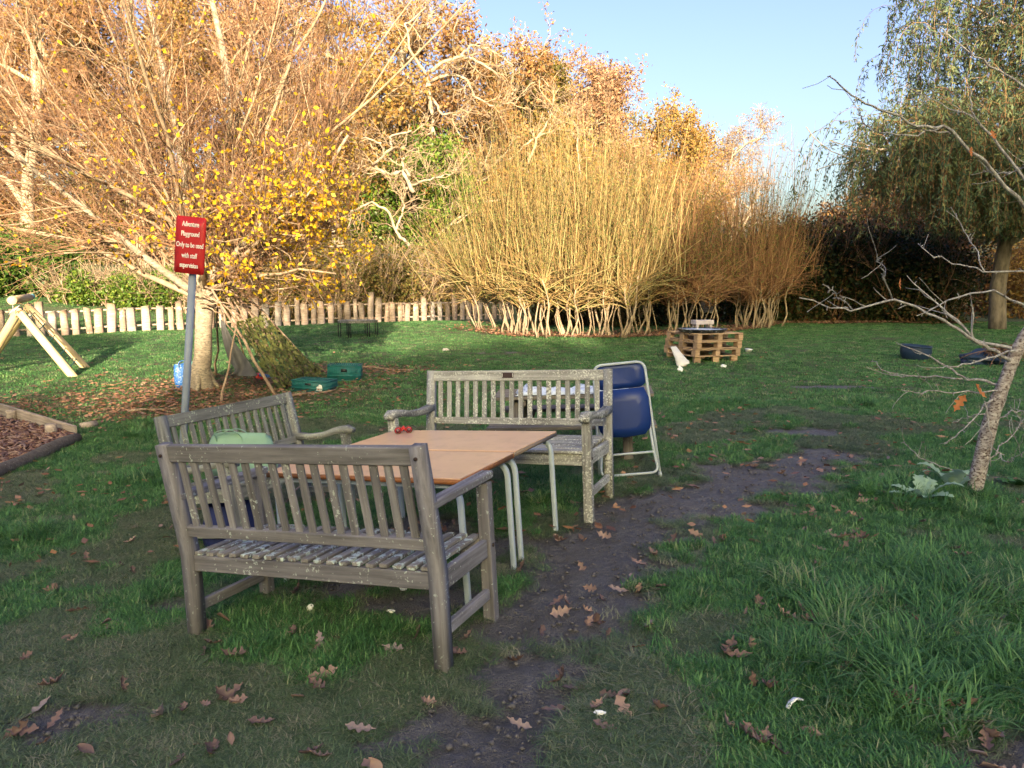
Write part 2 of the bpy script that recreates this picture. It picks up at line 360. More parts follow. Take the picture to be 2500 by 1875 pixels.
M['willow_rod'] = leafmat('golden_willow_rods', [(0, (0.12, 0.075, 0.035)), (0.3, (0.25, 0.155, 0.06)), (0.6, (0.33, 0.235, 0.10)), (0.8, (0.22, 0.22, 0.085)), (1, (0.50, 0.37, 0.18))], 0.0, 0.6)
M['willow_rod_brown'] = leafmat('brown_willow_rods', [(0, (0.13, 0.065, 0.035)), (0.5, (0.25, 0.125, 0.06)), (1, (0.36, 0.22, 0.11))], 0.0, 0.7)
M['willow_stem'] = barkmat('pale_willow_stem', (0.18, 0.13, 0.085), (0.42, 0.33, 0.235), scale=12)
M['willow_leaf'] = leafmat('willow_leaf', [(0, (0.07, 0.10, 0.03)), (0.6, (0.15, 0.17, 0.05)), (1, (0.30, 0.26, 0.06))], 0.35)
M['weeping_leaf'] = leafmat('weeping_willow_leaf', [(0, (0.06, 0.10, 0.06)), (0.6, (0.12, 0.17, 0.09)), (1, (0.22, 0.22, 0.09))], 0.35)
M['dark_bark'] = barkmat('dark_bark', (0.06, 0.05, 0.04), (0.22, 0.18, 0.14), scale=8)
M['birch'] = barkmat('spotted_young_bark', (0.16, 0.12, 0.105), (0.50, 0.46, 0.43), spots=(0.10, 0.07, 0.06), scale=26, stretch=1.6)
M['birch_twig'] = barkmat('lichened_twig', (0.15, 0.12, 0.115), (0.46, 0.45, 0.44), scale=40)
M['dead_leaf'] = leafmat('dead_oak_leaf', [(0, (0.13, 0.065, 0.05)), (0.4, (0.24, 0.12, 0.075)), (0.75, (0.36, 0.20, 0.12)), (1, (0.22, 0.15, 0.13))], 0.15, 0.5)
M['dead_leaf_obj'] = leafmat('dead_oak_leaf_single', [(0, (0.11, 0.072, 0.066)), (0.4, (0.21, 0.135, 0.118)), (0.75, (0.35, 0.23, 0.18)), (1, (0.28, 0.22, 0.21))], 0.15, 0.45, inst=True)
M['orange_leaf'] = leafmat('orange_oak_leaf', [(0, (0.45, 0.14, 0.05)), (1, (0.55, 0.22, 0.08))], 0.4)
M['chip'] = leafmat('wood_chips', [(0, (0.09, 0.045, 0.04)), (0.5, (0.21, 0.11, 0.085)), (1, (0.38, 0.26, 0.20))], 0.0, 0.85)
M['thistle'] = leafmat('silvery_thistle_leaf', [(0, (0.22, 0.36, 0.24)), (1, (0.38, 0.52, 0.38))], 0.3)
M['weed'] = leafmat('dock_leaf', [(0, (0.03, 0.10, 0.025)), (1, (0.07, 0.17, 0.05))], 0.3)
M['grass'] = leafmat('grass_blade', [(0, (0.052, 0.135, 0.052)), (0.45, (0.095, 0.24, 0.082)), (0.85, (0.16, 0.32, 0.11)), (1, (0.31, 0.33, 0.19))], 0.4, 0.45, inst=True)
M['grass_worn'] = leafmat('worn_grass_blade', [(0, (0.065, 0.10, 0.055)), (0.5, (0.13, 0.20, 0.10)), (0.85, (0.20, 0.235, 0.14)), (1, (0.34, 0.31, 0.23))], 0.3, 0.5, inst=True)

# ------------------------------------------------------------------ ground
_tab = np.random.default_rng(3).random((256, 256))
def vnoise(x, y, s=1.0, o=0):
    x = np.asarray(x, float) * s + 17.3 * o; y = np.asarray(y, float) * s + 9.1 * o
    i, j = np.floor(x).astype(int), np.floor(y).astype(int); fx, fy = x - i, y - j
    fx, fy = fx * fx * (3 - 2 * fx), fy * fy * (3 - 2 * fy)
    t = lambda a, b: _tab[a % 256, b % 256]
    return (t(i, j) * (1 - fx) + t(i + 1, j) * fx) * (1 - fy) + (t(i, j + 1) * (1 - fx) + t(i + 1, j + 1) * fx) * fy
def fbm(x, y, s=1.0, o=0): return (vnoise(x, y, s, o) * .5 + vnoise(x, y, s * 2.1, o + 1) * .3 + vnoise(x, y, s * 4.3, o + 2) * .2)
def seg_d(x, y, a, b):
    ax, ay, bx, by = a[0], a[1], b[0], b[1]; dx, dy = bx - ax, by - ay
    t = np.clip(((x - ax) * dx + (y - ay) * dy) / (dx * dx + dy * dy + 1e-9), 0, 1)
    return np.hypot(x - ax - t * dx, y - ay - t * dy)
# the trodden path and the bare patches: centre line in metres, half width
def W2(px, py): p = U(px, py); return (p.x, p.y)
PATH = [(W2(1170, 1900), 0.43), (W2(1250, 1720), 0.51), (W2(1330, 1560), 0.62), (W2(1400, 1420), 0.74), (W2(1530, 1290), 0.82), (W2(1700, 1205), 0.85), (W2(1880, 1165), 0.64), (W2(2030, 1110), 0.43)]
BARE = [(W2(860, 1440), .52, .34), (W2(1040, 1470), .5, .32), (W2(1250, 1330), .6, .4), (W2(1480, 1340), .7, .45), (W2(1330, 1480), .6, .35), (W2(1420, 1640), .4, .3), (W2(1020, 1290), .5, .4), (W2(1200, 864), 2.0, .34), (W2(1960, 1055), .9, .35), (W2(150, 1760), .45, .35), (W2(420, 1480), .35, .2), (W2(1100, 1780), .5, .35), (W2(2480, 1850), .3, .25), (W2(2050, 945), .8, .3), (W2(130, 760), 1.5, 1.3)]
def mud(x, y):
    x = np.asarray(x, float); y = np.asarray(y, float); m = np.zeros(np.broadcast(x, y).shape)
    for (a, ra), (b, rb) in zip(PATH, PATH[1:]):
        m = np.maximum(m, 1.25 - seg_d(x, y, a, b) / ((ra + rb) / 2))
    for (c, rx, ry) in BARE:
        m = np.maximum(m, 1.15 - np.hypot((x - c[0]) / rx, (y - c[1]) / ry) * .9)
    n = fbm(x, y, 2.3) + .55 * (vnoise(x, y, 9, 5) - .5)
    return np.clip((m - 0.50) * 1.7 + (n - .5) * 1.7 + .26, 0, 1)
LIT = [(W2(560, 950), 2.6, 2.0), (W2(300, 985), 2.2, 1.5), (W2(900, 905), 1.4, .9), (W2(430, 1005), 1.2, .6)]
def litter(x, y):
    m = np.zeros(np.broadcast(x, y).shape)
    for (c, rx, ry) in LIT: m = np.maximum(m, 1 - np.hypot((x - c[0]) / rx, (y - c[1]) / ry))
    return np.clip(m * 1.5 + (fbm(x, y, 1.6, 8) - .5) * 1.6 * (m > 0), 0, 1)
def axis(parts):
    return np.unique(np.round(np.concatenate(parts), 4))
gx = axis([np.arange(-4.6, 5.0, .03), -4.6 - np.geomspace(.05, 400, 70), 5.0 + np.geomspace(.05, 400, 70)])
gy = axis([np.arange(1.0, 8.0, .03), 8 + np.geomspace(.06, 420, 120), 1.0 - np.geomspace(.1, 90, 24)])
GX, GY = np.meshgrid(gx, gy); GZ = gz(GX, GY)
near = (1 - sstep(6, 10, np.hypot(GX, GY)))
mg = mud(GX, GY)
GZ = GZ + near * (.028 * (fbm(GX, GY, 5.0, 4) - .5) + np.clip(mg + .25, 0, 1) * (.030 * (vnoise(GX, GY, 9.5, 2) - .5) + .020 * (vnoise(GX, GY, 17, 7) - .5)) - .018 * mg)
nx, ny = len(gx), len(gy)
ii = (np.arange(ny - 1)[:, None] * nx + np.arange(nx - 1)[None]).ravel()
gme = mesh_np('ground', np.stack([GX, GY, GZ], -1), [np.stack([ii, ii + 1, ii + nx + 1, ii + nx], 1)], True)
for nm, val in (('bare', mg), ('litter', litter(GX, GY))):
    a = gme.attributes.new(nm, 'FLOAT', 'POINT'); a.data.foreach_set('value', val.astype(np.float32).ravel())
m, nt, b = new_mat('turf_and_mud')
tc = N(nt, 'ShaderNodeTexCoord').outputs['Object']
n1 = noise(nt, tc, 1.1, 5); n2 = noise(nt, tc, 22, 6, .7); n3 = noise(nt, tc, 120, 3)
turf = ramp(nt, n2, [(.3, (.050, .060, .032)), (.55, (.090, .125, .052)), (.75, (.135, .18, .075))]).outputs[0]
turf = mixc(nt, ramp(nt, n1, [(.4, (0, 0, 0)), (.65, (.55,) * 3)]).outputs[0], turf, (.062, .055, .030))
mudc = ramp(nt, n2, [(.3, (.060, .057, .060)), (.6, (.122, .114, .118)), (.8, (.19, .178, .182))]).outputs[0]
lit_c = ramp(nt, n3, [(.3, (.09, .045, .025)), (.7, (.24, .115, .055))]).outputs[0]
ab = N(nt, 'ShaderNodeAttribute', attribute_name='bare').outputs['Fac']; al = N(nt, 'ShaderNodeAttribute', attribute_name='litter').outputs['Fac']
bf = ramp(nt, ab, [(.25, (0, 0, 0)), (.6, (1, 1, 1))]).outputs[0]
c = mixc(nt, bf, turf, mudc); lf = ramp(nt, al, [(.2, (0, 0, 0)), (.8, (.42,) * 3)]).outputs[0]; c = mixc(nt, lf, c, lit_c)
nt.links.new(c, b.inputs['Base Color'])
rr = ramp(nt, n2, [(.40, (.30,) * 3), (.6, (.66,) * 3)]).outputs[0]
rg = mixc(nt, bf, (.95, .95, .95), rr); nt.links.new(rg, b.inputs['Roughness']); b.inputs['Specular IOR Level'].default_value = .45
bh = N(nt, 'ShaderNodeMath', operation='MULTIPLY_ADD'); bh.inputs[1].default_value = .5; nt.links.new(n3, bh.inputs[0]); nt.links.new(n2, bh.inputs[2]); bump(nt, b, bh.outputs[0], 1.0, .035)
ground = link('ground', gme, m); tag(ground, 'rough playground lawn with a trodden muddy path and bare patches', kind='structure')

# ------------------------------------------------------------------ grass (one mass of blades, scattered on the lawn)
def clump(nb, rad, L, wd, lean, seed, m, up=.9):
    g = np.random.default_rng(seed); V = []; F4 = []; F3 = []
    comb = g.uniform(0, 2 * math.pi)
    for k in range(nb):
        a = g.uniform(0, 2 * math.pi); r = rad * math.sqrt(g.random()); o = np.array([r * math.cos(a), r * math.sin(a), -.004])
        l = L * g.uniform(.45, 1.15); th = comb + g.normal(0, .9); ln = lean * g.uniform(.3, 1.5)
        d = np.array([math.cos(th), math.sin(th), 0]); s = np.array([-d[1], d[0], 0]) * wd * g.uniform(.7, 1.3); base = len(V)
        for t, ww in ((0, 1), (.4, .9), (.75, .6)):
            p = o + d * l * ln * t ** 1.6 + np.array([0, 0, l * up * (t - .45 * min(ln, 1.6) * t * t)]); V += [p - s * ww, p + s * ww]
        V.append(o + d * l * ln + np.array([0, 0, l * up * (1 - .5 * min(ln, 1.7))]))
        F4 += [[base, base + 1, base + 3, base + 2], [base + 2, base + 3, base + 5, base + 4]]; F3.append([base + 4, base + 5, base + 6])
    me = mesh_np('grass_clump', V, [np.array(F4), np.array(F3)]); me.materials.append(m)
    return bpy.data.objects.new('grass_clump', me)
CL = []
for k in range(5): CL.append(clump(18, .05, .072, .0024, .9, 100 + k, M['grass']))            # 0-4 lush
for k in range(4): CL.append(clump(16, .05, .045, .0024, 1.3, 200 + k, M['grass']))             # 5-8 short
for k in range(5): CL.append(clump(30, .075, .075, .0021, 1.15, 300 + k, M['grass_worn'], .62))  # 9-13 trodden flat
for k in range(4): CL.append(clump(20, .12, .055, .0060, .8, 400 + k, M['grass']))              # 14-17 farther off
for k in range(3): CL.append(clump(18, .12, .045, .0060, 1.4, 500 + k, M['grass_worn'], .5))    # 18-20
for k in range(3): CL.append(clump(30, .06, .15, .0028, .85, 600 + k, M['grass']))              # 21-23 long tufts
TREE_J = U(2380, 1210)
LUSH = [((TREE_J.x - .35, TREE_J.y - .25), 1.0, .75), (W2(780, 1585), .75, .2), (W2(2250, 1420), 1.3, .8), (W2(2150, 1620), .9, .5), (W2(1330, 1230), .6, .25), (W2(80, 1330), .6, .5), (W2(300, 1180), .6, .5), (W2(980, 1330), .3, .15)]
def lushness(x, y):
    l = .60 + 0 * x
    for (c, rx, ry) in LUSH: l = np.maximum(l, 1.35 - .8 * np.hypot((x - c[0]) / rx, (y - c[1]) / ry))
    l = l - .75 * np.exp(-((x + 1.2) / 1.6) ** 2 - ((y - 2.6) / .55) ** 2) - .35 * np.exp(-((x - 2.6) / 2) ** 2 - ((y - 7.5) / 1.6) ** 2)
    l = np.where(y > 9, np.maximum(l, .78), l)
    return l + (fbm(x, y, 1.3, 20) - .5) * 1.7
def pts(n, y0, y1, wide, p=1.0):
    y = (G.random(n) * (y1 ** p - y0 ** p) + y0 ** p) ** (1 / p); x = (G.random(n) * 2 - 1) * (y * .70 + wide); return x, y
X1, Y1 = pts(120000, 1.75, 9.5, .4, 1.25); X2, Y2 = pts(62000, 9.0, 27, 1.0, 1.5)
PX, PY = np.concatenate([X1, X2]), np.concatenate([Y1, Y2]); isn = np.concatenate([np.ones(len(X1), bool), np.zeros(len(X2), bool)])
md = mud(PX, PY); lu = lushness(PX, PY); rnd = G.random(len(PX)); lt = litter(PX, PY)
keep = (rnd > md * 1.35 - .08) & (G.random(len(PX)) > lt * .55)
bedC = [U(188, 1072), U(-100, 1200), U(-700, 1100), U(-120, 985)]
def in_bed(x, y):
    a = np.ones(np.shape(x), bool)
    for p, q in zip(bedC, bedC[1:] + bedC[:1]): a &= ((q.x - p.x) * (y - p.y) - (q.y - p.y) * (x - p.x)) < 0
    return a
keep &= ~in_bed(PX, PY)
PX, PY, isn, md, lu = PX[keep], PY[keep], isn[keep], md[keep], lu[keep]
n = len(PX); r2 = G.random(n)
idx = np.where(isn, np.where(lu > .98, G.integers(0, 5, n), np.where(lu > .45, np.where(r2 < .6, G.integers(5, 9, n), G.integers(0, 5, n)), G.integers(9, 14, n))),
               np.where((lu > .35) & (r2 > .12), G.integers(14, 18, n), G.integers(18, 21, n)))
tall = isn & (lu > 1.12) & (G.random(n) < .13); idx = np.where(tall, G.integers(21, 24, n), idx)
idx = np.where(isn & (md > .4), G.integers(9, 14, n), idx)
PZ = gz(PX, PY) + np.where(isn, .002 - .004 * md, -.004)
scl = (G.uniform(.65, 1.25, n) * np.where(md > .3, .75, 1.0)) * np.where(isn, np.clip(.8 + .25 * lu, .7, 1.15), .9)
gm = bpy.data.meshes.new('grass'); gm.vertices.add(n); gm.vertices.foreach_set('co', np.stack([PX, PY, PZ], 1).astype(np.float32).ravel())
for nm, ty, v in (('pick', 'INT', idx.astype(np.int32)), ('size', 'FLOAT', scl.astype(np.float32)), ('turn', 'FLOAT', G.uniform(0, 6.283, n).astype(np.float32))):
    gm.attributes.new(nm, ty, 'POINT').data.foreach_set('value', v)
def scatter_nodes(objs):
    ng = bpy.data.node_groups.new('scatter', 'GeometryNodeTree')
    ng.interface.new_socket('Geometry', in_out='INPUT', socket_type='NodeSocketGeometry'); ng.interface.new_socket('Geometry', in_out='OUTPUT', socket_type='NodeSocketGeometry')
    gi, go = ng.nodes.new('NodeGroupInput'), ng.nodes.new('NodeGroupOutput')
    mp = ng.nodes.new('GeometryNodeMeshToPoints'); iop = ng.nodes.new('GeometryNodeInstanceOnPoints'); j = ng.nodes.new('GeometryNodeJoinGeometry')
    for o in reversed(objs):
        oi = ng.nodes.new('GeometryNodeObjectInfo'); oi.inputs['Object'].default_value = o; oi.inputs['As Instance'].default_value = True; ng.links.new(oi.outputs['Geometry'], j.inputs[0])
    def attr(nm, ty):
        a = ng.nodes.new('GeometryNodeInputNamedAttribute'); a.data_type = ty; a.inputs['Name'].default_value = nm; return a.outputs['Attribute']
    cx = ng.nodes.new('ShaderNodeCombineXYZ'); ng.links.new(attr('turn', 'FLOAT'), cx.inputs[2])
    ng.links.new(gi.outputs[0], mp.inputs[0]); ng.links.new(mp.outputs[0], iop.inputs['Points']); ng.links.new(j.outputs[0], iop.inputs['Instance'])
    iop.inputs['Pick Instance'].default_value = True; ng.links.new(attr('pick', 'INT'), iop.inputs['Instance Index'])
    ng.links.new(cx.outputs[0], iop.inputs['Rotation']); ng.links.new(attr('size', 'FLOAT'), iop.inputs['Scale']); ng.links.new(iop.outputs[0], go.inputs[0])
    return ng
grass = link('grass', gm); grass.modifiers.new('scatter', 'NODES').node_group = scatter_nodes(CL)
tag(grass, 'short and long green grass blades growing over the lawn', kind='stuff')

# ------------------------------------------------------------------ plant growing helpers
def spawn(P, R, K, t0, t1, ang, Lr, n, gnarl, up, rr, end=.25, short=0.0, bias=(0, 0, 0), g=None):
    g = g or G; Np, m, _ = P.shape
    i = g.integers(0, Np, K); t = g.uniform(t0, t1, K); f = t * (m - 1); k = np.minimum(f.astype(int), m - 2); fr = (f - k)[:, None]
    p = P[i, k] * (1 - fr) + P[i, k + 1] * fr; T = P[i, k + 1] - P[i, k]; T /= np.linalg.norm(T, axis=1, keepdims=True) + 1e-9
    r = (R[i, k] * (1 - fr[:, 0]) + R[i, k + 1] * fr[:, 0]) * rr
    q = g.normal(size=(K, 3)); q -= (q * T).sum(1, keepdims=True) * T; q /= np.linalg.norm(q, axis=1, keepdims=True) + 1e-9
    a = g.uniform(ang[0], ang[1], K)[:, None]; d = np.cos(a) * T + np.sin(a) * q + np.array(bias)
    L = g.uniform(Lr[0], Lr[1], K) * (1 - short * t); out = np.zeros((K, n, 3)); out[:, 0] = p
    for s in range(1, n):
        d = d / (np.linalg.norm(d, axis=1, keepdims=True) + 1e-9); out[:, s] = out[:, s - 1] + d * (L / (n - 1))[:, None]
        d = d + g.normal(size=(K, 3)) * gnarl + np.array([0, 0, up])
    return out, r[:, None] * np.linspace(1, end, n)[None]
def on_lines(P, K, g=None, t0=0.0):
    g = g or G; N_, m, _ = P.shape; i = g.integers(0, N_, K); f = g.uniform(t0, 1, K) * (m - 1); k = np.minimum(f.astype(int), m - 2); fr = (f - k)[:, None]
    return P[i, k] * (1 - fr) + P[i, k + 1] * fr
def leaf_cards(p, size, aspect=.55, g=None, down=0.0, jit=.3):
    """one folded lozenge per point, each turned its own way"""
    g = g or G; K = len(p); d = g.normal(size=(K, 3)); d[:, 2] -= down; d /= np.linalg.norm(d, axis=1, keepdims=True)
    q = g.normal(size=(K, 3)); s = np.cross(d, q); s /= np.linalg.norm(s, axis=1, keepdims=True) + 1e-9
    L = (size * g.uniform(1 - jit, 1 + jit, K))[:, None]; w_ = L * aspect * .5
    V = np.stack([p, p + d * L * .45 + s * w_, p + d * L, p + d * L * .45 - s * w_], 1).reshape(-1, 3)
    return V, [np.arange(K * 4).reshape(K, 4)]
def poly(pts_, n=None):
    P = np.array([list(p) for p in pts_], float)
    if n:
        t = np.linspace(0, 1, len(P)); tt = np.linspace(0, 1, n); P = np.stack([np.interp(tt, t, P[:, k]) for k in range(3)], 1)
    return P[None]
def part(parent, name, mb, m, smooth=False, kind=None, label=None):
    o = mb.build(name, m, parent, smooth)
    if kind: o['kind'] = kind
    if label: o['label'] = label
    return o

# ------------------------------------------------------------------ garden benches
def bench(label, pose, W, D, H, rake, arm, seat, nsl, mode, wn, mseat, curved, plaque=False):
    mw, mup, mdp = M['bench_' + wn], M['bench_' + wn + '_up'], M['bench_' + wn + '_deep']
    x, y, z, yaw, lean, tilt = pose
    r = empty('garden_bench', (x, y, z), label, 'bench', 'weathered wooden benches round the tables', (tilt, lean, yaw))
    hw = W / 2; th = .058
    def yb(zz): return rake * max(0, (zz - seat)) / (H - seat)
    for s in (-1, 1):
        V, F = sweep_rect([(s * hw, 0, -.05), (s * hw, .0, seat * .6), (s * hw, 0.002, seat), (s * hw, yb(seat + .1), seat + .1), (s * hw, rake, H)], th, [.062, .064, .066, .062, .052])
        part(r, 'back_post', MB().add(V, F), mup)
        beam('front_leg', r, mw, (s * hw, -D, -.05), (s * hw, -D, arm - .018), .06, .056, (0, 1, 0))
        beam('side_rail', r, mw, (s * hw, -.032, seat - .05), (s * hw, -D + .03, seat - .045), .03, .085)
        beam('stretcher', r, mw, (s * hw, -.03, .13), (s * hw, -D + .03, .13), .03, .05)
        if curved:
            P = [(s * hw, yb(arm) + .0, arm - .012), (s * hw, -D * .25, arm - .028), (s * hw, -D * .55, arm - .02), (s * hw, -D * .85, arm + .008), (s * hw, -D - .02, arm + .012), (s * hw, -D - .075, arm - .006)]
            V, F = sweep_rect(P, .062, [.05, .045, .042, .05, .056, .03]); part(r, 'armrest', MB().add(V, F), mdp)
        else:
            beam('armrest', r, mw, (s * hw, yb(arm) + .01, arm), (s * hw, -D - .05, arm + .012), .062, .036, c=.006)
        for zz, yy in ((H - .05, rake),):
            sc = MB(); sc.tube([(s * hw + s * .0, yy + .024, zz), (s * hw, yy + .031, zz)], .008, 8); part(r, 'screw', sc, M['screw'])
        sc = MB(); sc.tube([(s * (hw + .027), -D, seat - .035), (s * (hw + .034), -D, seat - .035)], .010, 8); part(r, 'screw', sc, M['screw'])
    a = hw - th / 2 + .004
    zt, zb = H - .042, seat + .115
    beam('top_rail', r, mw, (-a, yb(zt), zt), (a, yb(zt), zt), .036, .078, (0, rake, H - seat))
    beam('bottom_rail', r, mw, (-a, yb(zb), zb), (a, yb(zb), zb), .034, .052, (0, rake, H - seat))
    for k in range(nsl):
        xx = -a + (2 * a) * (k + .75) / (nsl + .5); j = R_.uniform(-.003, .003)
        beam('back_slat', r, mw, (xx + j, yb(zb + .02), zb + .022), (xx - j, yb(zt - .036), zt - .036), .036, .016, (0, 1, 0), .003)
    beam('rear_seat_rail', r, mw, (-a, -.005, seat - .045), (a, -.005, seat - .045), .034, .075)
    beam('front_seat_rail', r, mw, (-a, -D + .005, seat - .045), (a, -D + .005, seat - .045), .034, .08)
    if mode == 'across':
        n = 19
        for k in range(n):
            xx = -a + .03 + (2 * a - .06) * k / (n - 1)
            beam('seat_slat', r, mseat, (xx, .012, seat + .004 + R_.uniform(-.002, .002)), (xx, -D - .006, seat + .004), .040, .018, c=.003)
    else:
        n = 6
        for k in range(n):
            yy = .0 - (D + .0) * k / (n - 1) * .97 - .005
            beam('seat_slat', r, mseat, (-a - .0, yy, seat + .006 + R_.uniform(-.002, .002)), (a, yy, seat + .006), D / n * .84, .02, c=.004)
    if plaque:
        me = chamfer_mesh(.092, .005, .040, .002); me = me.copy(); me.materials.append(M['plaque'])
        o = link('plaque', me, None, r); o.location = (-.062, yb(zt) - .0205, zt + .004)
        for s in (-1, 1):
            sc = MB(); sc.box((-.062 + s * .041, yb(zt) - .0236, zt + .004), (.003, .002, .028)); part(o, 'plaque_screw', sc, M['white'])
            bpy.context.view_layer.update; sc_o = o.children[-1]; sc_o.location = -Vector(o.location)
    return r
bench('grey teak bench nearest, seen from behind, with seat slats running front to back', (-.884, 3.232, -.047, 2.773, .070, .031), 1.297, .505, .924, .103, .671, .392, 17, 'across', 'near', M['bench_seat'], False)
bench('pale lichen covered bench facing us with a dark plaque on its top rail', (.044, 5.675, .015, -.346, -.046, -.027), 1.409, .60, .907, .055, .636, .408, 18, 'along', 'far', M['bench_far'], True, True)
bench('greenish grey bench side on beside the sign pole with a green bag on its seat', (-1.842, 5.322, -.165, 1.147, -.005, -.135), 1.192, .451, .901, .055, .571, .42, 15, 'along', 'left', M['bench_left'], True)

# ------------------------------------------------------------------ two school tables pushed together
TP = Vector((-.483, 4.375, -.022)); TR = Euler((.007, -.072, -.429)); TA, TB, TH = .594, .635, .619
Tm = Matrix.Translation(TP) @ TR.to_matrix().to_4x4()
def school_table(label, y0, y1, edge, dz):
    o = empty('school_table', Tm @ Vector((0, (y0 + y1) / 2, dz)), label, 'table', 'school tables pushed together', TR)
    b = (y1 - y0) / 2
    beam('table_top', o, M['table_top'], (-TA, 0, TH - .003), (TA, 0, TH - .003), 2 * b - .008, .008, c=.0015)
    mb = MB(); zc, hh = TH - .0185, .022
    for s in (-1, 1): mb.box((0, s * (b - .006), zc), (2 * TA, .012, hh)); mb.box((s * (TA - .006), 0, zc), (.012, 2 * b - .026, hh))
    mb.box((0, 0, zc - .002), (2 * TA - .03, 2 * b - .03, hh - .006)); part(o, 'table_edge', mb, edge)
    for s in (-1, 1):
        yy = s * (b - .045); zz = TH - .046; xl = TA - .028
        P = rounded_path([(-xl, yy, -.03), (-xl, yy, zz), (xl, yy, zz), (xl, yy, -.03)], .09, 7)
        V, F = sweep_rect(P, .030, .030, (0, 1, 0)); q = MB().add(V, F)
        f = part(o, 'leg_frame', q, M['grey_paint'])
        bv = f.modifiers.new('b', 'BEVEL'); bv.width = .008; bv.segments = 2
    for s in (-1, 1):
        q = MB(); q.tube([(s * (TA - .16), -b + .045, TH - .046), (s * (TA - .16), b - .045, TH - .046)], .012, 6); part(o, 'cross_bar', q, M['grey_paint'])
    return o
school_table('beech topped school table with brown edge, right behind the nearest bench', -TB, -.006, M['table_edge'], 0)
school_table('beech topped school table with grey worn edge, carrying the red binoculars', .006, TB, M['table_edge_grey'], .004)

# ------------------------------------------------------------------ toy binoculars on the table
def table_pt(px, py):
    d = ray(px, py); n = Tm.to_3x3() @ Vector((0, 0, 1)); o = Tm @ Vector((0, 0, TH + .005)); c = Vector((0, 0, CAM_H))
    return c + d * ((o - c).dot(n) / d.dot(n))
p = table_pt(986, 1056)
bn = empty('binoculars', p, 'small red toy binoculars lying on the beech table', 'binoculars', rot=(.0, -.07, .12))
for s in (-1, 1):
    q = MB(); xx = s * .037
    q.tube([(xx, -.040, .023), (xx, -.034, .0235), (xx, -.030, .0235), (xx * .9, .02, .022), (xx * .85, .045, .021)], [.022, .0235, .0225, .0175, .0150], 18); br = part(bn, 'barrel', q, M['red_plastic'], True)
    q = MB(); q.tube([(xx, -.044, .023), (xx, -.0405, .023)], [.0150, .0155], 18); part(br, 'lens', q, M['lens'])
    q = MB(); a = np.arange(19) / 18 * 2 * math.pi; q.tube([(xx + .0215 * math.cos(t), -.0415, .023 + .0215 * math.sin(t)) for t in a], .0022, 6); part(br, 'lens_ring', q, M['black'])
q = MB(); q.box((0, .0, .024), (.042, .040, .018)); q.tube([(0, -.022, .036), (0, .026, .036)], .008, 10); part(bn, 'bridge', q, M['red_plastic'])
q = MB(); q.tube([(0, -.0205, .021), (0, -.024, .021)], .006, 10); part(bn, 'focus_screw', q, M['black'])
q = MB(); q.tube(rounded_path([(.045, .01, .038), (.06, .02, .042), (.085, .0, .022), (.115, .0, .004)], .02), .002, 5); part(bn, 'neck_cord', q, M['black'])

# ------------------------------------------------------------------ folded blue chair behind the pale bench
base = U(1548, 1176); base = Vector((.93, 5.93, float(gz(.93, 5.93))))
ch = empty('folding_chair', base, 'folded blue plastic chair with grey tube frame leaning behind the pale bench', 'chair', rot=(math.radians(-4), math.radians(-6.5), math.radians(-6)))
q = MB(); q.tube(rounded_path([(-.235, -.03, 0), (-.215, 0, .45), (-.20, .02, .90), (.20, .02, .90), (.215, 0, .45), (.235, -.03, 0)], .075, 7), .0115, 10); part(ch, 'front_frame', q, M['chair_steel'], True)
q = MB(); q.tube(rounded_path([(-.19, .0, .42), (-.205, -.03, .18), (-.225, -.055, .03), (.225, -.055, .03), (.205, -.03, .18), (.19, 0, .42)], .06, 6), .0105, 10); fr = part(ch, 'rear_frame', q, M['chair_steel'], True)
q = MB(); q.tube([(-.207, -.03, .19), (.207, -.03, .19)], .0095, 8); part(ch, 'cross_bar', q, M['chair_steel'], True)
for s in (-1, 1):
    q = MB(); q.tube([(s * .2355, -.03, -.012), (s * .234, -.029, .028)], .0145, 8); part(ch, 'rubber_foot', q, M['chair_steel'])
V, F = extrude_outline(rrect(-.203, .203, .70, .905, .07, 6), .010, lambda x, z: .02 + .028 * (1 - (x / .2) ** 2)); part(ch, 'backrest', MB().add(V, F), M['chair_blue'], True)
sp = [(.175, .70), (-.175, .70), (-.205, .62), (-.208, .45), (-.195, .38), (-.15, .335), (0, .322), (.15, .335), (.195, .38), (.208, .45), (.205, .62)]
V, F = extrude_outline([(x, z) for x, z in sp], .014, lambda x, z: -.022 - .014 * (1 - (x / .2) ** 2)); part(ch, 'seat', MB().add(V, F), M['chair_blue'], True)

# ------------------------------------------------------------------ low picnic table with a cloth, behind the pale bench
pc = Vector((1.3, 7.05, 0)); pc = Vector((.58, 7.0, float(gz(.58, 7.0)) + .02)); pr = empty('picnic_table', pc, 'low wooden picnic table behind the pale bench with a crumpled cloth on top', 'table', rot=(0, math.radians(-2.5), math.radians(-7)))
for k in range(4): beam('top_plank', pr, M['picnic'], (-.72, -.215 + .143 * k, .50), (.72, -.215 + .143 * k, .50), .135, .03)
for s in (-1, 1):
    for k in range(2): beam('seat_plank', pr, M['picnic'], (-.72, s * (.50 + .07 * (2 * k - 1)), .285), (.72, s * (.50 + .07 * (2 * k - 1)), .285), .125, .03)
    for e in (-.48, .48): beam('leg', pr, M['picnic'], (e, s * .16, .48), (e, s * .50, -.03), .045, .085, (1, 0, 0))
for e in (-.48, .48):
    beam('seat_bearer', pr, M['picnic'], (e + .05, -.57, .245), (e + .05, .57, .245), .04, .07)
    beam('top_bearer', pr, M['picnic'], (e + .05, -.26, .455), (e + .05, .26, .455), .04, .06)
q = MB(); nu, nv = 40, 14; V = []
